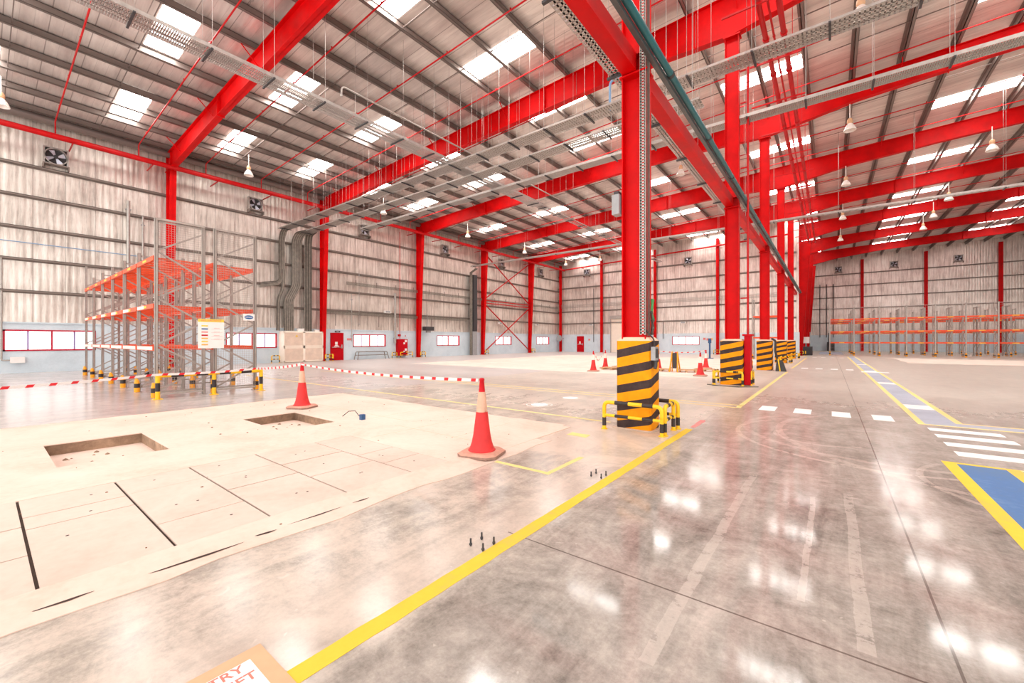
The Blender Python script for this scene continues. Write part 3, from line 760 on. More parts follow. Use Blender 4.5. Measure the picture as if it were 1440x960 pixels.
mb = MB(); mb.bar((.1, -.16, 0.02), (.02, -.16, .62), .08, .05); mb.build('yellow_leg', 'yellow', t)

# ---------------------------------------------------------------- sprinkler mains and branches
t = thing('sprinkler_main', (XW + 1.2, YS, 11.1), 'thick red pipe running high along the left wall', 'pipe')
mb = MB(); mb.tube([(0, 0, 0), (0, YB - YS - .6, 0)], .135, 14); mb.build('pipe', 'redpipe', t)
for k in range(19):
    y = 1.0 + 2.95 * k - YS - 1.2
    if y > YB - YS - 1.5: break
    mb = MB(); mb.bar((-1.15, y, -.18), (.1, y, -.18), .05, .05); mb.build('bracket', 'redpipe', t)
t = thing('sprinkler_main', (XW + .95, YB - .6, 11.15), 'red pipe running high along the back wall', 'pipe')
mb = MB(); mb.tube([(0, 0, 0), (26, 0, .9)], .09, 12); mb.build('pipe', 'redpipe', t)
for x in (3, 9.7, 16.5, 23): mb = MB(); mb.bar((x, .5, .035 * x - .12), (x, -.1, .035 * x - .12), .05, .05); mb.build('bracket', 'redpipe', t)
BY = [2.2 + 2.95 * k for k in range(16)]
mids = [y for y in BY if min(abs(y - f) for f in FR_R) > .5]
for i, y in enumerate(mids):
    if y < YB:
        t = thing('sprinkler_branch', (XW + 1.2, y, 11.25), 'slim red sprinkler pipe crossing under the roof, %s from us' % ORD[min(i, 11)] if i < 12 else 'slim red sprinkler pipe crossing under the roof near the back wall', 'pipe', 'red sprinkler branch pipes')
        if i >= 12: t['label'] = ['slim red sprinkler pipe under the roof just before the back wall', 'slim red sprinkler pipe under the roof touching the back wall line'][min(i - 12, 1)]
        xa, xb = .5, XE - 4 - (XW + .95); za = ztop(XW + 1.45) - .13 - 11.25; zb = ztop(XE - 4) - .13 - 11.25
        dz = -.13
        mb = MB(); mb.tube([(0, 0, -.1), (0, 0, .55), (xa, 0, za + dz), (xb, 0, zb + dz)], .028, 8); mb.build('pipe', 'redpipe', t)
        x = 1.6
        while x < min(xb, 40): mb = MB(); zz = za + (zb - za) * (x - xa) / (xb - xa) + dz; mb.lathe([(.018, .02), (.03, .08), (.012, .1)], (x, 0, zz), 6); mb.build('sprinkler_head', 'redpipe', t); x += 3.1
for x, r, l in ((-1.62, .075, 'left thick red main overhead right of the column row'), (-1.4, .03, 'thin red pipe overhead between the two thick mains'), (-1.14, .075, 'right thick red main overhead right of the column row')):
    t = thing('overhead_main', (x, YS, 11.15), l, 'pipe')
    mb = MB(); mb.tube([(0, 0, 0), (0, 59.2, 0)], r, 12); mb.build('pipe', 'redpipe', t)
    y = 9.0
    while y < 58: mb = MB(); mb.tube([(0, y - .03, 0), (0, y + .03, 0)], r * 1.35, 12); mb.build('coupling', 'redpipe', t); y += 2.2
t = thing('pipe_supports', (XC, 0, 10.98), 'red cross rails carrying the overhead mains beside the column row', 'pipe support')
for k in range(1, 6):
    for dy in (0, 2.9, 5.8):
        mb = MB(); y = FR[k] - 8.5 + dy + .4; mb.bar((.1, y, 0), (1.9, y, 0), .05, .05); mb.bar((1.65, y, 0), (1.65, y, 1.9), .02, .02); mb.bar((.85, y, 0), (.85, y, 1.9), .02, .02); mb.build('rail', 'redpipe', t)
# teal pipe and grey trunking along the columns
t = thing('teal_pipe', (XC + .38, YS, 6.25), 'dark teal pipe running along the right side of the column row', 'pipe')
mb = MB(); mb.tube([(0, 0, 0), (0, 58.5, 0)], .06, 12); mb.build('pipe', 'teal', t)
mb = MB()
for k in range(20): y = 2 + 2.9 * k; mb.tube([(0, y, 0), (0, y + .08, 0)], .068, 12)
mb.build('clamp', 'darkgrey', t)
o = MB().box(-.035, .035, 0, 58.3, -.04, .04).build('trunking', 'trunk', None, (XC + .3, YS, 6.16)); tag(o, 'grey cable trunking just under the teal pipe', 'trunking')
t = thing('air_drop', (-5.8, 12.85, 9.07), 'pale blue air pipe bent downward left of the nearest column', 'pipe')
mb = MB(); mb.tube(path_round([(.85, 0, 1.2), (0, 0, 1.05), (0, 0, 0)], .15), .04, 8); mb.build('pipe', 'bluepipe', t)

# ---------------------------------------------------------------- cable trays
def tray(name, a, b, w, label, step=.09, slat=.055, side=.06, hang=1.6, ztopf=None, m='galv', pitch=True):
    """ladder tray between a and b, horizontal, with hanger rods up to the roof"""
    a = Vector(a); b = Vector(b); L = (b - a).length; e = (b - a) / L; s = Vector((-e.y, e.x, 0))
    t = thing('cable_tray', tuple(a), label, 'cable tray', 'overhead cable trays')
    mb = MB()
    for sg in (-1, 1): mb.bar(s * sg * w / 2 + Vector((0, 0, side / 2)), s * sg * w / 2 + e * L + Vector((0, 0, side / 2)), .01, side)
    if slat:
        q = 0
        while q < L - slat: mb.bar(e * q - s * w / 2, e * q + s * w / 2, slat, .004); q += step
    for u in (-.25, .0, .25): mb.bar(s * u * w, s * u * w + e * L, .03, .004)
    mb.build('ladder', m, t)
    q = .4
    while q < L:
        p = a + e * q; mb = MB(); hb = MB()
        hb.bar(e * q - s * (w / 2 + .06) + Vector((0, 0, -.03)), e * q + s * (w / 2 + .06) + Vector((0, 0, -.03)), .05, .04)
        for sg in (-1, 1):
            x = p.x + s.x * sg * (w / 2 + .04); mb.tube([Vector(e * q) + s * sg * (w / 2 + .04), Vector(e * q) + s * sg * (w / 2 + .04) + Vector((0, 0, zroof(x) - a.z - .03))], .006, 4, False)
        h_ = hb.build('hanger', 'darkgrey', t); mb.build('hanger_rods', 'galv', h_)
        q += hang
    return t
def cables(t, L, e, w, n, m='cable', z=.03):
    e = Vector(e); s = Vector((-e.y, e.x, 0)); mb = MB()
    for i in range(n):
        o = s * (w * (i / (n - 1) - .5) * .8)
        mb.tube([o + e * (L * k / 12) + s * ((R() - .5) * .05) + Vector((0, 0, z + R() * .01)) for k in range(13)], .016, 6)
    mb.build('cable', m, t)
t = tray('a', (-13.4, YS, 9.3), (-13.4, 19.8, 9.3), .70, 'wide perforated cable tray overhead at upper left, running away from us', .05, .034, .1, 1.55)
t = tray('a2', (-13.35, 19.8, 9.3), (-13.35, 41, 9.3), .44, 'narrower continuation of the perforated tray toward the back wall', .3, .03)
B1 = tray('b1', (-29.2, 12.55, 9.0), (24, 12.55, 9.0), .62, 'nearer of the paired trays leading from the wall cable bundle', .09, .055)
cables(B1, 53, (1, 0, 0), .62, 9)
B2 = tray('b2', (-29.2, 13.95, 9.0), (-3.2, 13.95, 9.0), .62, 'farther of the paired trays leading from the wall cable bundle', .09, .055)
cables(B2, 26, (1, 0, 0), .62, 9)
Cc = tray('c', (-25, 15.95, 9.0), (24, 15.95, 9.0), .5, 'cable tray crossing the hall just before the second column', .05, .034, .1)
cables(Cc, 49, (1, 0, 0), .5, 6)
D = tray('d', (-28.8, 30.6, 9.0), (24, 30.9, 9.0), .3, 'slim grey cable tray crossing the hall at mid depth', .3, .04, .1, 3.2)
tray('g', (XC - .46, -2, 6.42), (XC - .46, 24, 6.42), .3, 'narrow tray running left of the red tie beams', .09, .055, .06, 2.2)
t = thing('white_conduit', (-12.9, 7.4, 10.0), 'pale conduit running under the roof to the right of the upper left tray', 'conduit')
mb = MB(); mb.tube(path_round([(0, 0, -.35), (0, 0, 0), (0, 14, .0)], .15), .03, 8); mb.build('pipe', 'galv', t)

# cable bundle riser on left wall
def bundle(y0, pathf, n, w, label, m='cable', d=.13):
    t = thing('cable_bundle', (XW + .1, y0, 2.2), label, 'cable bundle', 'cable bundles rising up the left wall')
    for i in range(n):
        u = (i / (n - 1) - .5) * w
        mb = MB(); pts = pathf(u); mb.tube(path_round(pts, .28, 5), .028 + .012 * R(), 7)
        mb.build('cable', m if i % 3 else ('cabledark' if m == 'cable' else 'cable'), t)
    return t
bundle(12.55, lambda u: [(.22, -1.2 - u * .3, 3.0 - u * .9), (.22, .0 + u * .2, 3.0 + .25 - u * .6), (.22, .12 + u, 3.9), (.22, .12 + u, 6.3), (.55, .12 + u, 6.82 - abs(u) * .05), (1.6, .0 + u, 6.84)], 9, .34, 'left cable bundle, turning outward above the window')
bundle(13.5, lambda u: [(.24, -.35 + u, .0), (.24, -.4 + u, 2.1), (.24, .15 + u, 3.2), (.24, .15 + u, 6.3), (.55, .25 + u, 6.82), (1.6, .45 + u, 6.84)], 15, .62, 'widest cable bundle with a dog-leg bend above the cream cabinet')
bundle(14.45, lambda u: [(.24, u, .0), (.24, u, 6.3), (.55, u - .1, 6.82), (1.6, u - .3, 6.84)], 9, .46, 'dark straight cable bundle next to the red wall column', 'cabledark')
bundle(12.45, lambda u: [(.22, -.02 + u, 0), (.22, .02 + u, 2.2), (.22, .3 + u, 2.9), (.22, .34 + u, 4.2)], 4, .16, 'thin cable strands at the left edge of the bundles')
t = thing('wall_duct', (XW + .3, 31.7, 0), 'dark upright duct left of the crossed braces', 'duct')
mb = MB(); mb.box(-.25, .25, -.1, .45, 2.5, 8.4); mb.build('upper_duct', 'darkgrey', t)
mb = MB(); mb.box(-.25, .2, -.15, .5, 0, 2.5); mb.build('lower_casing', 'midgrey', t)
mb = MB(); [mb.tube([(.1, -.5 + .08 * i, 0), (.1, -.5 + .08 * i, 8.6 + .0 * i), (.9, -.5 + .08 * i, 8.95)], .03, 6) for i in range(5)]; mb.build('cable', 'cable', t)

# cable runs and conduits along the left wall
for z, y0, y1, l in ((3.55, 15.8, 31, 'bundle of grey cables running along the left wall above the doors'), (5.9, 17.5, 49, 'thin conduits running along the left wall at mid height')):
    t = thing('wall_cables', (XW + .2, y0, z), l, 'cables')
    mb = MB()
    for i in range(5): mb.tube([(0, 0, i * .05), (0, (y1 - y0) / 2, i * .05 - .03), (0, y1 - y0, i * .05)], .018, 6)
    mb.build('cable', 'cable', t)
    mb = MB(); y = .8
    while y < y1 - y0: mb.bar((.02, y, -.02), (.02, y, -.9 if z < 5 else .4), .05, .02); y += 1.9
    mb.build('support', 'girt', t)
o = MB().tube([(0, 0, 0), (0, 14, 0)], .02, 6).build('conduit', 'bluepipe', None, (XW + .18, -8, 6.1)); tag(o, 'thin pale blue line along the left wall behind the rack', 'conduit')
t = thing('wall_conduit', (XW + .12, .63, .55), 'grey conduit dropping down the left wall to a white socket', 'conduit')
mb = MB(); mb.tube(path_round([(0, 0, 4.8), (0, 0, .05), (0, .3, .05)], .08), .035, 8); mb.build('pipe', 'galv', t)
mb = MB(); mb.box(-.08, .06, .25, .7, -.08, .2); mb.build('socket_box', 'white', t)
for y, z0, z1, l, r in ((17.95, 1.45, 5.2, 'thin conduit dropping right of the red left wall door', .03), (18.6, 2.4, 7.2, 'thin pale conduit left above the third window', .02), (22.0, 1.3, 5.6, 'thick grey pipe dropping to the left of the red hose cabinet', .09),
                        (4.9, 4.4, 9.0, 'thicker grey conduit standing behind the rack', .08), (5.5, 4.4, 8.3, 'shorter grey conduit standing behind the rack', .05)):
    t = thing('drop_conduit', (XW + .165 + r, y, z0), l, 'conduit'); mb = MB(); mb.tube([(0, 0, 0), (0, 0, z1 - z0)], r, 8); mb.build('pipe', 'galv', t)
    mb = MB(); mb.box(-r - .02, .04, -r - .03, r + .03, .4, .46); mb.box(-r - .02, .04, -r - .03, r + .03, z1 - z0 - .5, z1 - z0 - .44); mb.build('clip', 'midgrey', t)
t = thing('drop_pipe', (XW + .3, 22.45, 1.7), 'thin red pipe rising from the hose cabinet to the sprinkler main', 'pipe'); mb = MB(); mb.tube([(0, 0, 0), (0, 0, 9.3)], .025, 8); mb.build('pipe', 'redpipe', t)
for x, l in ((-24.6, 'dark conduit dropping down the back wall right of its door'), (-15.6, 'thin conduit dropping down the back wall left of its window')):
    t = thing('drop_conduit', (x, YB - .19, 1.35 if x < -20 else 1.75), l, 'conduit'); mb = MB(); mb.tube([(0, 0, 0), (0, 0, 7 if x < -20 else 2)], .035, 8); mb.build('pipe', 'darkgrey', t)
t = thing('wall_cables', (XW + .5, YB - .25, 6.0), 'thin conduits running along the back wall at mid height', 'cables')
mb = MB(); [mb.tube([(0, 0, i * .12), (26, 0, i * .12)], .02, 6) for i in range(4)]; mb.build('cable', 'galv', t)

# ---------------------------------------------------------------- exhaust fans
def make_fan(label):
    t = thing('exhaust_fan', (0, 0, 0), label, 'fan', 'louvred exhaust fans high on the walls')
    mb = MB(); s = .42; w = .06
    for a, b, c, d in ((-s, s, -s, -s + w), (-s, s, s - w, s), (-s, -s + w, -s, s), (s - w, s, -s, s)): mb.box(a, b, -.25, 0, c, d)
    mb.lathe([(.36, -.25), (.40, -.25), (.40, -.05), (.36, -.05), (.36, -.25)], (0, 0, 0), 28, 'y')
    mb.build('housing', 'galv', t)
    mb = MB()
    for k in range(4):
        a = k * PI / 2 + .4; u = Vector((math.cos(a), 0, math.sin(a))); v = Vector((-math.sin(a), 0, math.cos(a)))
        mb.add([u * .06 + v * .03 + Vector((0, -.12, 0)), u * .33 + v * .12 + Vector((0, -.16, 0)), u * .33 - v * .09 + Vector((0, -.08, 0)), u * .06 - v * .03 + Vector((0, -.11, 0)),
                u * .06 + v * .03 + Vector((0, -.115, 0)), u * .33 + v * .12 + Vector((0, -.155, 0)), u * .33 - v * .09 + Vector((0, -.075, 0)), u * .06 - v * .03 + Vector((0, -.105, 0))],
               [(0, 1, 2, 3), (7, 6, 5, 4), (0, 4, 5, 1), (1, 5, 6, 2), (2, 6, 7, 3), (3, 7, 4, 0)])
    mb.build('blades', 'bladeblue', t)
    mb = MB(); mb.lathe([(0, -.22), (.08, -.22), (.08, -.05), (0, -.05)], (0, 0, 0), 14, 'y'); mb.build('motor', 'darkgrey', t)
    mb = MB(); mb.box(-.38, .38, -.02, 0, -.38, .38); mb.build('louvre', 'darkgrey', t)
    mb = MB(); mb.box(-s, s, -.4, 0, -s - .04, -s); mb.box(-s - .02, -s + .02, -.4, 0, -s - .2, -s); mb.box(s - .02, s + .02, -.4, 0, -s - .2, -s); mb.build('shelf', 'girt', t)
    return t
fan0 = make_fan('square wall fan under the red pipe at far left')
fan0.location = (XW, 2.3, 10.45); fan0.rotation_euler = (0, 0, PI / 2)
for i, y in enumerate((11.1, 19.1, 27.9, 36.7, 44.8)):
    copy_tree(fan0, (XW, y, 10.45), PI / 2, ['square wall fan right of the rack column, near the cable bundles', 'square wall fan above the third left wall window', 'square wall fan above the fourth left wall window', 'square wall fan above the crossed braces', 'square wall fan nearest the left back corner'][i])
for x, z, y, l in ((-25.6, 10.6, YB, 'square fan at the left of the back wall'), (-12.8, 10.6, YB, 'square fan high on the back wall above its window'), (-5.2, 10.6, YB, 'square fan on the back wall between the columns'),
                   (1.0, 12.1, YR, 'square fan on the far right wall in the dim left corner'), (7.1, 12.2, YR, 'square fan on the far right wall, middle one'), (13.3, 12.3, YR, 'square fan on the far right wall, rightmost')):
    copy_tree(fan0, (x, y, z), 0, l)

# ---------------------------------------------------------------- high bay lamps
def make_lamp():
    t = thing('high_bay_lamp', (0, 0, 0), 'x', 'lamp', 'high bay lamps hanging from the roof')
    mb = MB(); mb.lathe([(.09, .06), (.13, .0), (.19, -.1), (.235, -.22), (.24, -.25), (.23, -.25), (.18, -.11), (.12, -.01), (.05, .04)], (0, 0, 0), 22); mb.build('reflector', 'lampwhite', t)
    mb = MB(); mb.lathe([(0, .3), (.06, .3), (.1, .24), (.11, .12), (.08, .05), (0, .05)], (0, 0, 0), 16); mb.build('ballast', 'lamptan', t)
    mb = MB(); mb.lathe([(0, -.2), (.05, -.17), (.06, -.1), (.03, 0), (0, .02)], (0, 0, 0), 12); mb.build('bulb', 'white', t)
    mb = MB(); mb.tube([(0, 0, .3), (0, 0, .95)], .02, 8); mb.build('rod', 'lampwhite', t)
    return t
lamp0 = make_lamp()
LP = [(-26.3, .55, 11.15, 'high bay lamp cut by the left picture edge'), (-26.2, 9.4, 11.15, 'high bay lamp hanging right of the nearest wall column'), (-26.2, 18.35, 11.15, 'high bay lamp above the third left wall window'),
      (-26.0, 27.1, 11.15, 'high bay lamp over the fourth left wall window'), (-26.0, 35.9, 11.15, 'high bay lamp in front of the crossed braces'), (-26.1, 44.8, 11.15, 'high bay lamp close to the left back corner'), (-21.5, 44.8, 11.2, 'high bay lamp left of the nearest column, by the back wall'),
      (.72, 15.9, 11.3, 'high bay lamp partly behind the upper right tray'), (.72, 24.2, 11.3, 'high bay lamp right of the overhead red mains, second from us'), (.78, 32.6, 11.3, 'high bay lamp right of the overhead red mains, third from us'), (.8, 41.5, 11.3, 'high bay lamp just under the slim tray in the right bay'), (.8, 50.3, 11.3, 'high bay lamp deep in the right bay by the tapered column'),
      (6.45, 31.1, 11.3, 'high bay lamp nearest the right picture edge'), (6.4, 40.3, 11.3, 'small high bay lamp in the right bay under the fourth rafter'), (6.35, 45.2, 11.3, 'high bay lamp over the racks, upper of two'), (6.35, 49.6, 11.3, 'high bay lamp over the racks, lower of two'),
      (-6.8, 24.7, 11.3, 'high bay lamp seen between the first and second columns')]
for i, (x, y, z, l) in enumerate(LP):
    q = lamp0 if i == 0 else copy_tree(lamp0)
    q.location = (x, y, z); q['label'] = l

# ---------------------------------------------------------------- pallet racks
def rail_band(mb, p0, p1, r): mb.tube([p0, p1], r, 10)
class Rack:
    """one row of pallet racking along local X; frames stand at xs, from y=0 to y=dep"""
    def __init__(s, loc, xs, dep, label, group, tall=4.9, levels=(1.3, 2.42, 3.68), tallset=None, short=4.05, mesh_back=False, end_mesh=False, deck=True, prot='front', white_low=False):
        t = s.t = thing('pallet_rack', loc, label, 'pallet rack', group)
        n = len(xs)
        for i, x in enumerate(xs):
            h = tall if (tallset is None or i in tallset) else short
            for y in (0, dep):
                mb = MB(); mb.box(x - .05, x + .05, y - .035, y - .027, 0.005, h); mb.box(x - .05, x - .042, y - .035, y + .035, 0.005, h); mb.box(x + .042, x + .05, y - .035, y + .035, 0.005, h); mb.box(x - .05, x + .05, y + .027, y + .035, 0.005, h)
                u = mb.build('upright', 'rackgrey', t)
                mb = MB(); mb.box(x - .08, x + .08, y - .07, y + .07, 0, .008); mb.build('foot_plate', 'rackgrey', u)
            mb = MB(); z = .15; k = 0; st = .62
            mb.bar((x, 0, .15), (x, dep, .15), .03, .04)
            while z + st < h:
                a, b = ((x, 0, z), (x, dep, z + st)) if k % 2 == 0 else ((x, dep, z), (x, 0, z + st))
                mb.bar(a, b, .03, .04); z += st; k += 1
            mb.bar((x, 0, h - .08), (x, dep, h - .08), .03, .04)
            mb.build('frame_brace', 'rackgrey', t)
            if prot == 'front' or (prot == 'both'):
                for y in ((0,) if prot == 'front' else (0, dep)):
                    mb = MB(); yy = y - .035 if y == 0 else y + .035
                    mb.tube([(x, yy, .01), (x, yy, .14)], .075, 10); mb.tube([(x, yy, .26), (x, yy, .4)], [.075, .05], 10)
                    mb.k = 1; mb.tube([(x, yy, .14), (x, yy, .26)], .076, 10)
                    mb.build('foot_protector', ['amber', 'black'], t)
        for lz in levels:
            for a, b in zip(xs, xs[1:]):
                for y in (-.03, dep + .03):
                    mb = MB(); mb.box(a + .05, b - .05, y - .025, y + .025, lz - .06, lz + .06); mb.build('beam', 'orange', t)
                if deck:
                    mb = MB(); m = 4
                    for k in range(m):
                        x = a + (b - a) * (k + .5) / m; mb.box(x - .04, x + .04, 0, dep, lz - .01, lz + .04)
                    mb.build('deck_bars', 'orange', t)
                mb = MB()
                for mx in ((a + b) / 2,): mb.box(mx - .2, mx + .2, -.06, -.056, lz - .03, lz + .03)
                mb.build('beam_label', 'signyellow', t)
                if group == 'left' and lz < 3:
                    mb = MB(); mb.box(a + .12, b - .12 if lz < 2 else a + .9, -.0605, -.0555, lz - .045, lz + .045); mb.build('pale_strip', 'cream', t)  # pale cream strip across the front face of the lower beams
        if mesh_back:
            mb = MB(); h = tall; y = dep + .06; z = .2
            x = xs[0]
            while x <= xs[-1]: mb.bar((x, y, .1), (x, y, h), .006, .006); x += .15
            while z < h: mb.bar((xs[0], y, z), (xs[-1], y, z), .006, .006); z += .3
            q = mb.build('mesh_panel', 'rackgrey', t)
            mb = MB(); mb.bar((xs[0], y, h), (xs[-1], y, h), .04, .04); mb.build('mesh_rail', 'rackgrey', t)
        if end_mesh:
            mb = MB(); x = xs[-1] + .09; st = .06; y = 0
            while y <= dep + .001: mb.bar((x, y, .1), (x, y, tall - .03), .0045, .0045); y += st
            z = .1
            while z < tall: mb.bar((x, 0, z), (x, dep, z), .0045, .0045); z += st
            mb.build('mesh_panel', 'rackgrey', t)
            
            for zz in (tall - .03, .1): mb = MB(); mb.bar((x, 0, zz), (x, dep, zz), .03, .045); mb.build('mesh_rail', 'rackgrey', t)
LX = [-25.5 + 1.915 * k + 14.0 for k in range(7)]   # local to x=-14
LX = [x - 0 for x in LX]
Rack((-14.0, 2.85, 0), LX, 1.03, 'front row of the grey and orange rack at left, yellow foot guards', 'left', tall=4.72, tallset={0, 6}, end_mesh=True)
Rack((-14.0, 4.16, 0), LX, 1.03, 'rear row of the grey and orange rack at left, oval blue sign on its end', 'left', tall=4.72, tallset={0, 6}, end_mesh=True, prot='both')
RXs = [1.925 * k for k in range(11)]
for y, l in ((53.9, 'long orange and grey rack row at right, frontmost'), (59.3, 'second rack row behind the frontmost at right'), (60.6, 'third rack row, back to back with the second, at right'), (66.4, 'rearmost rack row by the far right wall')):
    Rack((0, y, 0), RXs if y < 60 else RXs[:9], 1.05, l, 'right', tall=4.9, deck=(y < 60), prot='both' if y < 60 else 'front', mesh_back=(y < 55))
Rack((-5.0, 38.6, 0), [0, 1.9], 1.0, 'tall narrow rack seen between the second and third columns', 'back', tall=4.9, levels=(1.75, 3.45))

# end guard rail of left rack
t = thing('rack_end_guard', (-13.62, 2.8, 0), 'yellow and black tube barrier across the end of the left rack', 'guard rail')
mb = MB(); r = .05; h = .6
def seg(mb, pts, k): mb.k = k; mb.tube(pts, r, 10)
for y in (0, 1.22, 2.42):
    seg(mb, [(0, y, .004), (0, y, .2)], 0); seg(mb, [(0, y, .2), (0, y, .42)], 1); seg(mb, [(0, y, .42), (0, y, h)], 0)
n = 9
for i in range(n): seg(mb, [(0, 2.42 * i / n, h), (0, 2.42 * (i + 1) / n, h)], i % 2)
mb.k = 0
for y in (0, 2.42): mb.lathe([(0, h + .05), (.035, h + .04), (.05, h)], (0, y, 0), 10)
mb.build('rail', ['yellow', 'black'], t)
mb = MB(); [mb.box(-.09, .09, y - .09, y + .09, .001, .012) for y in (0, 1.22, 2.42)]; mb.build('foot_plate', 'yellow', t)

# notice board on rack end
t = thing('notice_board', (-13.895, 4.03, 1.7), 'white load notice board with yellow header on the end of the left rack', 'sign')
mb = MB(); mb.box(0, .015, -.31, .31, -.41, .41); mb.build('board', 'white', t)
mb = MB(); mb.box(.015, .018, -.31, .31, .33, .41); mb.build('header', 'signyellow', t)
rotm = Matrix.Translation((.02, 0, .37)) @ Matrix.Rotation(PI / 2, 4, 'Z') @ Matrix.Rotation(PI / 2, 4, 'X')
text_mesh('header_text', 'RACK LOAD NOTICE', .05, 'textred', t, rotm)
for i, m in enumerate(('signyellow', 'signblue', 'markred', 'redbox', 'signorange', 'signyellow', 'signorange')):
    z = .22 - i * .088; mb = MB(); mb.box(.015, .018, -.23, -.08, z - .018, z + .018); mb.build('load_row', m, t)
mb = MB()
for i in range(4):
    z = .13 - i * .1; mb.box(.015, .017, .0, .27, z, z + .004); mb.box(.015, .017, .06, .2, z + .02, z + .026)
mb.build('diagram', 'markred', t)
t = thing('oval_sign', (-13.895, 5.0, 2.21), 'small white sign with a blue oval on the left rack end', 'sign')
mb = MB(); mb.box(0, .012, -.17, .14, -.1, .1); mb.build('plate', 'white', t)
mb = MB(); mb.prism([(-.015 + .12 * math.cos(a * PI / 16), .058 * math.sin(a * PI / 16)) for a in range(32)], 'x', .012, .015); mb.build('oval', 'signblue', t)
text_mesh('oval_text', 'DEXION', .05, 'white', t, Matrix.Translation((.016, -.015, 0)) @ Matrix.Rotation(PI / 2, 4, 'Z') @ Matrix.Rotation(PI / 2, 4, 'X'))

# ---------------------------------------------------------------- cones
def make_cone():
    t = thing('traffic_cone', (0, 0, 0), 'x', 'traffic cone', 'red traffic cones')
    mb = MB(); s = .265; c = .09
    poly = [(-s + c, -s), (s - c, -s), (s, -s + c), (s, s - c), (s - c, s), (-s + c, s), (-s, s - c), (-s, -s + c)]
    mb.prism(poly, 'z', .002, .035); mb.build('base', 'rubber', t)
    mb = MB(); k = .86; n = 8
    vs = [(x, y, .035) for x, y in poly] + [(x * k, y * k, .06) for x, y in poly]
    mb.add(vs, [(i, (i + 1) % n, n + (i + 1) % n, n + i) for i in range(n)] + [tuple(range(n, 2 * n))]); mb.build('base_top', 'basepink', t)
    mb = MB(); mb.lathe([(.178, .055), (.178, .07), (.162, .078), (.155, .10), (.132, .17), (.112, .27), (.078, .54), (.076, .56)], (0, 0, 0), 28); mb.build('lower_body', 'conered', t)
    mb = MB(); mb.lathe([(.078, .49), (.079, .5), (.046, .82), (.042, .82)], (0, 0, 0), 28); mb.build('sleeve', 'sleeve', t)
    mb = MB(); mb.lathe([(.044, .8), (.030, .96), (.034, .965), (.034, .99), (.02, 1.0), (0, 1.0)], (0, 0, 0), 24); mb.build('tip', 'conedark', t)
    return t
cone0 = make_cone()
CN = [(-3.61, 4.03, .3, 'large red cone with a torn pale sleeve, closest to us by the sandy slab'), (-9.3, 4.4, .5, 'red cone standing beside the farther floor pit'), (-9.17, 18.4, .2, 'distant red cone left of the nearest column, the nearer of two'),
      (-9.65, 20.8, .9, 'distant red cone left of the nearest column, the farther of two'), (-6.95, 21.3, .4, 'distant red cone just right of the nearest striped guard'), (-4.35, 18.7, .1, 'distant red cone left of the second column, the nearer of two'), (-5.3, 24.0, .7, 'distant red cone left of the second column, the farther of two')]
for i, (x, y, r, l) in enumerate(CN):
    q = cone0 if i == 0 else copy_tree(cone0)
    q.location = (x, y, .013 if i < 2 else .007); q.rotation_euler = (0, 0, r); q['label'] = l
M['sleevewhite'] = simple('reflective_sleeve', (246, 232, 222), .45, 0, .05, 10)
for o in list(bpy.data.objects):
    if o.name.startswith('traffic_cone') and o is not cone0 and o.location.y > 10:
        for ch in o.children:
            if ch.name.startswith('sleeve'): ch.data = ch.data.copy(); ch.data.materials[0] = M['sleevewhite']
mb = MB(); tp = []
for k in range(9):
    a = -.95 + k * .075; zz = .5 + (.05 if k % 3 == 0 else .02) + .006 * k; tp.append((a, zz))
vs = [(.0815 * math.cos(a), .0815 * math.sin(a), .485) for a, z in tp] + [(.079 * math.cos(a), .079 * math.sin(a), z) for a, z in tp]
mb.add(vs, [(i, i + 1, 10 + i, 9 + i) for i in range(8)]); q = mb.build('torn_corner', 'conered', cone0)
# barrier tape
def tape(pts, w, label, sag=.04, step=.16, roll=.25):
    mb = MB(); P = [Vector(p) for p in pts]; cum = [0]
    for a, b in zip(P, P[1:]): cum.append(cum[-1] + (b - a).length)
    def at(s):
        for i in range(len(P) - 1):
            if s <= cum[i + 1] or i == len(P) - 2:
                u = (s - cum[i]) / (cum[i + 1] - cum[i]); q = P[i].lerp(P[i + 1], u); q = q.copy(); q.z -= sag * 4 * u * (1 - u); return q
    s = 0; k = 0
    while s < cum[-1]:
        e = min(s + (step * 1.35 if k % 2 == 0 else step * .65), cum[-1]); a, b = at(s), at(e); d = (b - a).normalized(); up = Vector((0, 0, 1)); sd = d.cross(up).normalized(); th = .0015
        v = (up * math.cos(roll) + sd * math.sin(roll)) * w / 2; nn = d.cross(v).normalized() * th
        mb.k = 1 if k % 2 else 0; sl = d * w * .5
        mb.add([a - v - nn - sl, b - v - nn - sl, b + v - nn, a + v - nn, a - v + nn - sl, b - v + nn - sl, b + v + nn, a + v + nn],
               [(0, 1, 2, 3), (7, 6, 5, 4), (0, 4, 5, 1), (3, 2, 6, 7), (1, 5, 6, 2), (0, 3, 7, 4)])
        s = e; k += 1
    o = mb.build('barrier_tape', ['white', 'tapered']); return tag(o, label, 'barrier tape')
tape([(-12.6, -.6, .58), (-13.56, 2.8, .64), (-13.4, 5.0, .68), (-9.33, 4.43, .98)], .06, 'red and white barrier tape from the left edge past the rack to the cone', .03, .17)
tape([(-9.27, 4.37, .98), (-3.64, 4.0, .985)], .042, 'red and white barrier tape strung between the two nearest cones', .06, .14)
tape([(-9.17, 18.4, .98), (-9.5, 19.6, .45), (-9.65, 20.8, .98)], .06, 'short slack tape between the two cones left of the nearest column', .02, .2)
tape([(-6.95, 21.3, .98), (-5.3, 24.0, .98)], .05, 'distant tape strung between cones beyond the nearest column', .1, .2)

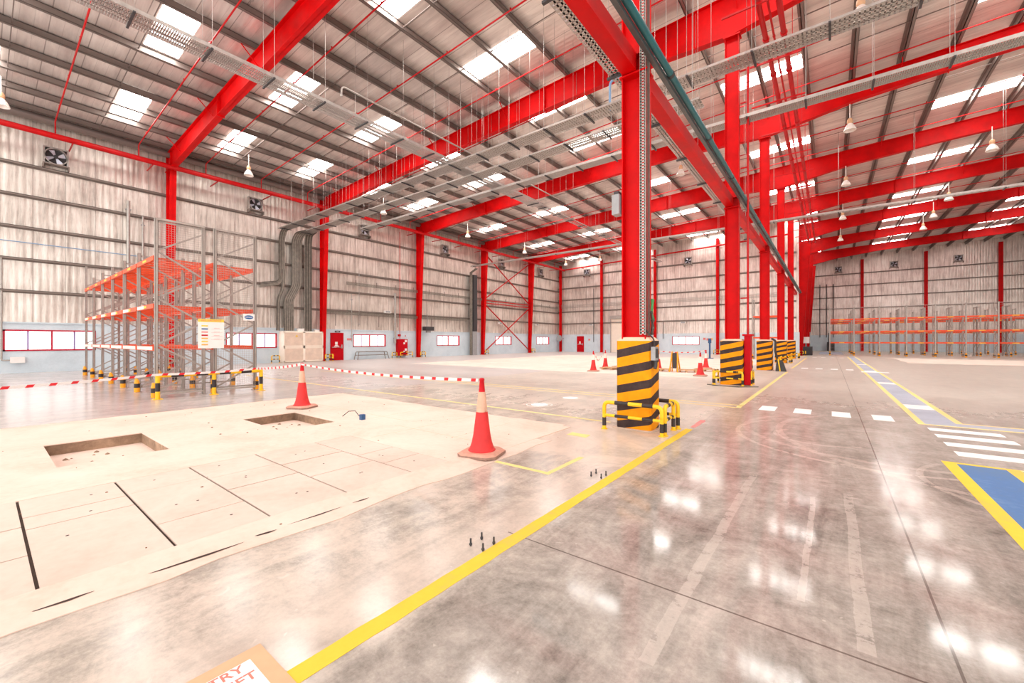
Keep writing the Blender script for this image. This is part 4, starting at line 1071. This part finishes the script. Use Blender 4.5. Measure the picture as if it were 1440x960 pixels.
# ---------------------------------------------------------------- distant clutter
t = thing('folding_barrier', (-5.9, 20.45, 0), 'yellow timber A-frame barrier between distant cones', 'barrier')
for sx in (-.17, .17):
    mb = MB(); mb.bar((sx * 1.1, -.22, .0), (sx * .7, 0, .98), .05, .04); mb.bar((sx * 1.1, .22, .0), (sx * .7, 0, .98), .05, .04); mb.build('leg', 'amber', t)
mb = MB(); mb.box(-.09, .09, -.06, .06, .18, .92); mb.build('post', 'darkgrey', t)
mb = MB(); mb.bar((-.2, 0, .5), (.2, 0, .5), .03, .05); mb.bar((-.2, 0, .2), (.2, 0, .2), .03, .05); mb.build('cross_bar', 'wood', t)
def pallet(x, y, rz, label, sx=1.1, sy=.8):
    t = thing('timber_pallet', (x, y, .007), label, 'pallet', 'low timber pallets on the far floor', rz)
    mb = MB()
    for u in (-.45, 0, .45): mb.box(sx * u - .04, sx * u + .04, -sy / 2, sy / 2, .0, .09)
    mb.build('bearer', 'wood', t)
    mb = MB()
    for k in range(5): yy = -sy / 2 + .06 + k * (sy - .12) / 4; mb.box(-sx / 2, sx / 2, yy - .05, yy + .05, .09, .115)
    mb.build('slat', 'wood', t)
pallet(-8.9, 20.2, .1, 'low timber pallet beside the distant left pair of cones'); pallet(-7.6, 19.9, .4, 'broken timber pallet behind the nearest column guard')
pallet(-6.6, 20.7, .2, 'timber pallet left of the yellow A-frame barrier', .8); pallet(-5.45, 20.75, .3, 'timber pallet right of the yellow A-frame barrier', .9); pallet(-4.9, 21.9, .1, 'timber pallet behind the distant right pair of cones', .9)
mb = MB()
for _ in range(26): 
    x = -9.0 + R() * 1.2; y = 20.2 + R() * .5; mb.bar((x, y, .13 + R() * .05), (x + (R() - .5) * .6, y + (R() - .5) * .4, .13 + R() * .06), .05, .03)
o = mb.build('timber_scraps', 'wood'); tag(o, 'heap of scrap wood on the low pallets by the left pair of cones', 'scrap wood', kind='stuff')
t = thing('blue_stand', (-8.0, 37.6, 0), 'slim dark blue stand in front of the back wall', 'stand')
mb = MB(); mb.tube([(0, 0, .02), (0, 0, 1.55)], .07, 8); mb.build('pole', 'bluestand', t); mb = MB(); mb.box(-.25, .25, -.2, .2, 0, .06); mb.build('foot', 'bluestand', t); mb = MB(); mb.box(-.12, .12, -.05, .05, 1.3, 1.7); mb.build('head', 'bluestand', t)
# anchor bolts
for bx, by, l in ((-1.96, 2.26, 'four rusty anchor bolts sticking up beside the yellow line, nearer set'), (-1.97, 4.2, 'four rusty anchor bolts sticking up beside the yellow line, farther set')):
    t = thing('anchor_bolts', (bx - .06, by, 0), l, 'bolts')
    for sx in (-.06, .06):
        for sy in (-.06, .06):
            mb = MB(); mb.tube([(sx, sy, 0), (sx, sy, .055)], .007, 8); mb.lathe([(0, .02), (.012, .02), (.012, .008)], (sx, sy, 0), 6); mb.build('bolt', 'darkgrey', t)
t = thing('cable_stub', (-7.55, 4.35, ST), 'short bent wire with a blue plug by the farther pit', 'cable')
mb = MB(); mb.tube([(0, 0, .01), (.05, .1, .1), (.2, .15, .12), (.4, .1, .06), (.55, .08, .03)], .008, 6); mb.build('wire', 'darkgrey', t)
mb = MB(); mb.box(.52, .6, .04, .12, .0, .1); mb.build('plug', 'bluestand', t)

# floor notice taped by the yellow line (mostly outside the frame)
t = thing('floor_notice', (-2.18, .80, 0), 'white floor sheet with red letters, taped down by the yellow line', 'sign', rz=PI / 2)
# local x runs toward +Y (reading direction), local y toward -X
mb = MB(); mb.box(-.75, -.01, -.42, -.01, .002, .004); mb.build('sheet', 'paper', t)
mb = MB(); mb.box(-.75, .05, -.02, .05, .0035, .005); mb.box(-.02, .05, -.42, -.02, .0035, .005); mb.build('tape_border', 'tan', t)
text_mesh('notice_text', 'NO ENTRY', .075, 'textred', t, Matrix.Translation((-.06, -.055, .0045)), .0004, 'RIGHT')
text_mesh('notice_text', 'FORK LIFT', .075, 'textred', t, Matrix.Translation((-.035, -.135, .0045)), .0004, 'RIGHT')

# ---------------------------------------------------------------- left wall furniture
t = thing('louvred_cabinet', (XW + .02, 13.98, 0), 'cream louvred metal enclosure under the cable bundles', 'cabinet')
W2 = 1.37; Dp = .75; H2 = 2.16
mb = MB(); mb.box(0, Dp - .04, -W2, W2, .02, H2); mb.build('body', 'cream', t)
for a, b in ((-W2, 0), (0, W2)):
    for c, d in ((.06, 1.05), (1.1, H2 - .04)):
        f = MB(); q = .07; f.box(Dp - .04, Dp, a, b, c, c + q); f.box(Dp - .04, Dp, a, b, d - q, d); f.box(Dp - .04, Dp, a, a + q, c, d); f.box(Dp - .04, Dp, b - q, b, c, d)
        dr = f.build('door', 'cream', t)
        f = MB(); z = c + q + .02
        while z < d - q - .03: f.prism([(Dp - .04, z + .035), (Dp - .035, z + .04), (Dp - .008, z + .004), (Dp - .012, z)], 'y', a + q, b - q); z += .055
        f.build('louvre_slats', M.setdefault('louvre', simple('louvre_beige', (240, 218, 200), .5)), dr)
mb = MB(); mb.prism([(-.62, 1.78), (-.42, 1.78), (-.52, 1.92)], 'x', Dp, Dp + .004); mb.build('warning_sign', 'signyellow', t)
o = MB().box(-.15, .15, -.2, .2, 0, .2).build('white_box', 'white', None, (XW + .35, 13.9, H2)); tag(o, 'small white box on top of the cream cabinet, larger and left', 'box')
o = MB().box(-.12, .12, -.14, .14, 0, .14).build('white_box', 'white', None, (XW + .35, 15.05, H2)); tag(o, 'small white box on the right end of the cream cabinet', 'box')
def fire_door(loc, rz, label, w=.95, h=2.05, fit=True):
    t = thing('fire_door', loc, label, 'door', 'red fire doors', rz)   # local: door in XZ plane facing -Y
    mb = MB(); mb.box(-w / 2, w / 2, -.05, 0, .01, h); mb.build('leaf', 'redbox', t)
    mb = MB(); f = .06; mb.box(-w / 2 - f, -w / 2, -.07, 0, 0, h + f); mb.box(w / 2, w / 2 + f, -.07, 0, 0, h + f); mb.box(-w / 2, w / 2, -.07, 0, h, h + f); mb.build('frame', 'redbox', t)
    mb = MB(); mb.tube([(-w / 2 + .08, -.1, 1.0), (w / 2 - .08, -.1, 1.0)], .018, 8); mb.box(-w / 2 + .05, -w / 2 + .1, -.12, -.05, .97, 1.03); mb.box(w / 2 - .14, w / 2 - .06, -.12, -.05, .92, 1.2); mb.build('push_bar', 'steel', t)
    mb = MB(); mb.box(-.16, .04, -.056, -.05, 1.2, 1.42); mb.prism([(-.28, 1.06), (.2, 1.06), (.02, 1.18), (-.12, 1.18)], 'y', -.056, -.05); mb.build('notice', 'white', t)
    return t
fire_door((XW + .03, 16.8, 0), PI / 2, 'red fire door with push bar on the left wall', .92)
fire_door((-26.6, YB - .03, 0), 0, 'small red door on the back wall near the corner', .92)
t = thing('exit_sign', (XW + .03, 16.85, 2.2), 'small dark exit light over the red left wall door', 'sign', rz=PI / 2)
mb = MB(); mb.box(-.2, .2, -.06, 0, -.04, .06); mb.build('housing', 'darkgrey', t)
text_mesh('exit_text', 'EXIT', .09, 'white', t, Matrix.Translation((0, -.062, .01)) @ Matrix.Rotation(PI / 2, 4, 'X'))
t = thing('hose_cabinet', (XW + .03, 22.75, 0), 'red fire hose cabinet with white labels between two window bays', 'cabinet')
mb = MB(); mb.box(0, .3, -.52, .52, .2, 1.64); mb.build('body', 'redbox', t)
mb = MB(); mb.box(.3, .32, -.5, .5, .22, 1.62); mb.build('door', 'redbox', t)
mb = MB(); [mb.box(.32, .325, a, b, c, d) for a, b, c, d in ((.2, .42, 1.38, 1.58), (.05, .22, 1.2, 1.36), (.2, .42, .62, .82), (.05, .22, .5, .62))]; mb.build('labels', 'white', t)
for y, z, w, h, m, l in ((22.6, 1.98, .32, .18, 'redbox', 'small red notice above the hose cabinet'), (23.25, 1.94, .1, .1, 'redbox', 'tiny red call point right of the hose cabinet'), (17.85, 1.62, .42, .16, 'markred', 'small red notice right of the left wall fire door')):
    o = MB().box(0, .015, -w / 2, w / 2, -h / 2, h / 2).build('wall_notice', m, None, (XW + .03, y, z)); tag(o, l, 'sign')
for x, z, m, l in ((-11.1, 1.72, 'markred', 'small red notice right of the back wall window, first'), (-10.75, 1.66, 'markred', 'small red notice right of the back wall window, second'), (-10.4, 1.68, 'signorange', 'small orange notice right of the back wall window'), (-25.3, 1.65, 'markred', 'small red notice right of the back wall door')):
    o = MB().box(-.13, .13, -.015, 0, -.12, .12).build('wall_notice', m, None, (x, YB - .03, z)); tag(o, l, 'sign')
t = thing('bench_rack', (XW + .12, 19.6, 0), 'low grey tubular rack below the third left wall window', 'bench')
mb = MB()
for x in (.1, .5):
    mb.tube(path_round([(x + .1 * (x > .3), -1.45, 0), (x, -1.3, .62), (x, 1.3, .62), (x + .1 * (x > .3), 1.45, 0)], .1), .03, 8)
mb.build('frame', 'cable', t)
mb = MB(); [mb.tube([(x, -1.35, .35), (x, 1.35, .35)], .02, 6) for x in (.12, .5)]; [mb.tube([(.1, y, .62), (.5, y, .62)], .015, 6) for y in [-1.2 + .2 * k for k in range(13)]]; mb.build('rung', 'cable', t)
t = thing('wall_speaker', (XW + .6, 25.4, 2.62), 'dark box unit hanging on the wall right of the third wall column', 'speaker')
mb = MB(); mb.box(-.2, .25, -.5, .5, -.18, .18); mb.build('body', 'darkgrey', t)
mb = MB(); mb.tube([(0, -.1, .18), (0, -.1, 1.3)], .02, 6); mb.box(-.1, .1, -.2, .25, -.36, -.18); mb.build('bracket', 'midgrey', t)
t = thing('corner_dish', (XW + .9, YB - 1.3, 1.85), 'round grey dish on the corner post', 'dish')
mb = MB(); mb.lathe([(0, .0), (.36, .02), (.42, .1), (.40, .14), (0, .08)], (0, 0, 0), 22, 'y'); mb.v = [(x, -y, z) for x, y, z in mb.v]; mb.build('drum', 'midgrey', t)
mb = MB(); mb.tube([(0, 0, 0), (0, 1.1, 0)], .05, 8); mb.build('arm', 'midgrey', t)
for y, z, l in ((21.2, 3.95, 'white floodlight above the third left wall window'), (36.3, 3.5, 'white floodlight inside the crossed braces'), (43.7, 3.55, 'white floodlight near the left back corner')):
    t = thing('wall_floodlight', (XW + .25, y, z), l, 'light', 'small white wall floodlights'); mb = MB(); mb.box(-.1, .12, -.28, .28, -.1, .1); mb.build('body', 'white', t); mb = MB(); mb.box(.12, .13, -.22, .22, -.07, .07); mb.build('lens', 'midgrey', t)
for x, l in ((-24.9, 'white floodlight on the back wall above its door'), (-13.3, 'white floodlight on the back wall above its window')):
    t = thing('wall_floodlight', (x, YB - .25, 3.6), l, 'light', 'small white wall floodlights'); mb = MB(); mb.box(-.28, .28, -.12, .1, -.1, .1); mb.build('body', 'white', t); mb = MB(); mb.box(-.22, .22, -.13, -.12, -.07, .07); mb.build('lens', 'midgrey', t)
# roller shutter on back wall
t = thing('roller_shutter', (-20.3, YB - .03, 0), 'closed pale roller shutter in the back wall left of its window', 'shutter')
mb = MB(); z = .02
while z < 4.3: mb.prism([(0, z), (-.03, z + .01), (-.03, z + .07), (0, z + .08)], 'x', -1.9, 1.9); z += .085
mb.build('curtain', 'cream', t)
mb = MB(); mb.box(-2.0, -1.88, -.08, 0, 0, 4.7); mb.box(1.88, 2.0, -.08, 0, 0, 4.7); mb.box(-2, 2, -.25, 0, 4.3, 4.7); mb.build('guide', 'galv', t)
# machinery near far side
t = thing('control_unit', (XC + .75, 52.9, 0), 'grey machine with pale box near the tapered column', 'machine')
mb = MB(); mb.box(-.45, .45, -.4, .6, .02, .9); mb.build('body', 'darkgrey', t); mb = MB(); mb.box(-.35, .2, -.35, .2, 1.25, 1.9); mb.build('screen_box', 'white', t); mb = MB(); mb.tube([(-.1, 0, .9), (-.1, 0, 1.3)], .06, 8); mb.tube([(.25, 0, .9), (.25, 0, 2.4)], .03, 8); mb.build('stalk', 'midgrey', t)
t = thing('dark_machine', (.35, YR - .9, 0), 'dark machine against the far wall behind the aisle', 'machine')
mb = MB(); mb.box(-.7, .2, -.4, .4, .02, 1.3); mb.build('body', 'darkgrey', t); mb = MB(); mb.tube([(-.5, 0, 1.3), (-.5, 0, 2.6), (.2, 0, 2.9)], .06, 8); mb.build('arm', 'darkgrey', t)
for i, x in enumerate((-1.2, -.4, .4)):
    t = thing('far_conduit', (x, YR - .225, 2.0), 'dark vertical conduit on the far wall, %s from the tapered columns' % ORD[i], 'conduit', 'dark conduits on the far wall'); mb = MB(); mb.tube([(0, 0, 0), (0, 0, 8)], .05, 8); mb.build('pipe', 'darkgrey', t)

# ---------------------------------------------------------------- light
w = bpy.data.worlds.new('daylight'); bpy.context.scene.world = w; w.use_nodes = True
bg = w.node_tree.nodes['Background']; bg.inputs[0].default_value = (1.0, .965, .93, 1); bg.inputs[1].default_value = 1.9

sc = bpy.context.scene
sc.view_settings.view_transform = 'Standard'; sc.view_settings.look = 'None'; sc.view_settings.gamma = 1; sc.view_settings.use_curve_mapping = False
sc.view_settings.exposure = .5
sc.cycles.max_bounces = 8; sc.cycles.diffuse_bounces = 5; sc.cycles.glossy_bounces = 3; sc.cycles.transparent_max_bounces = 8
sc.cycles.sample_clamp_indirect = 6; sc.cycles.use_denoising = True
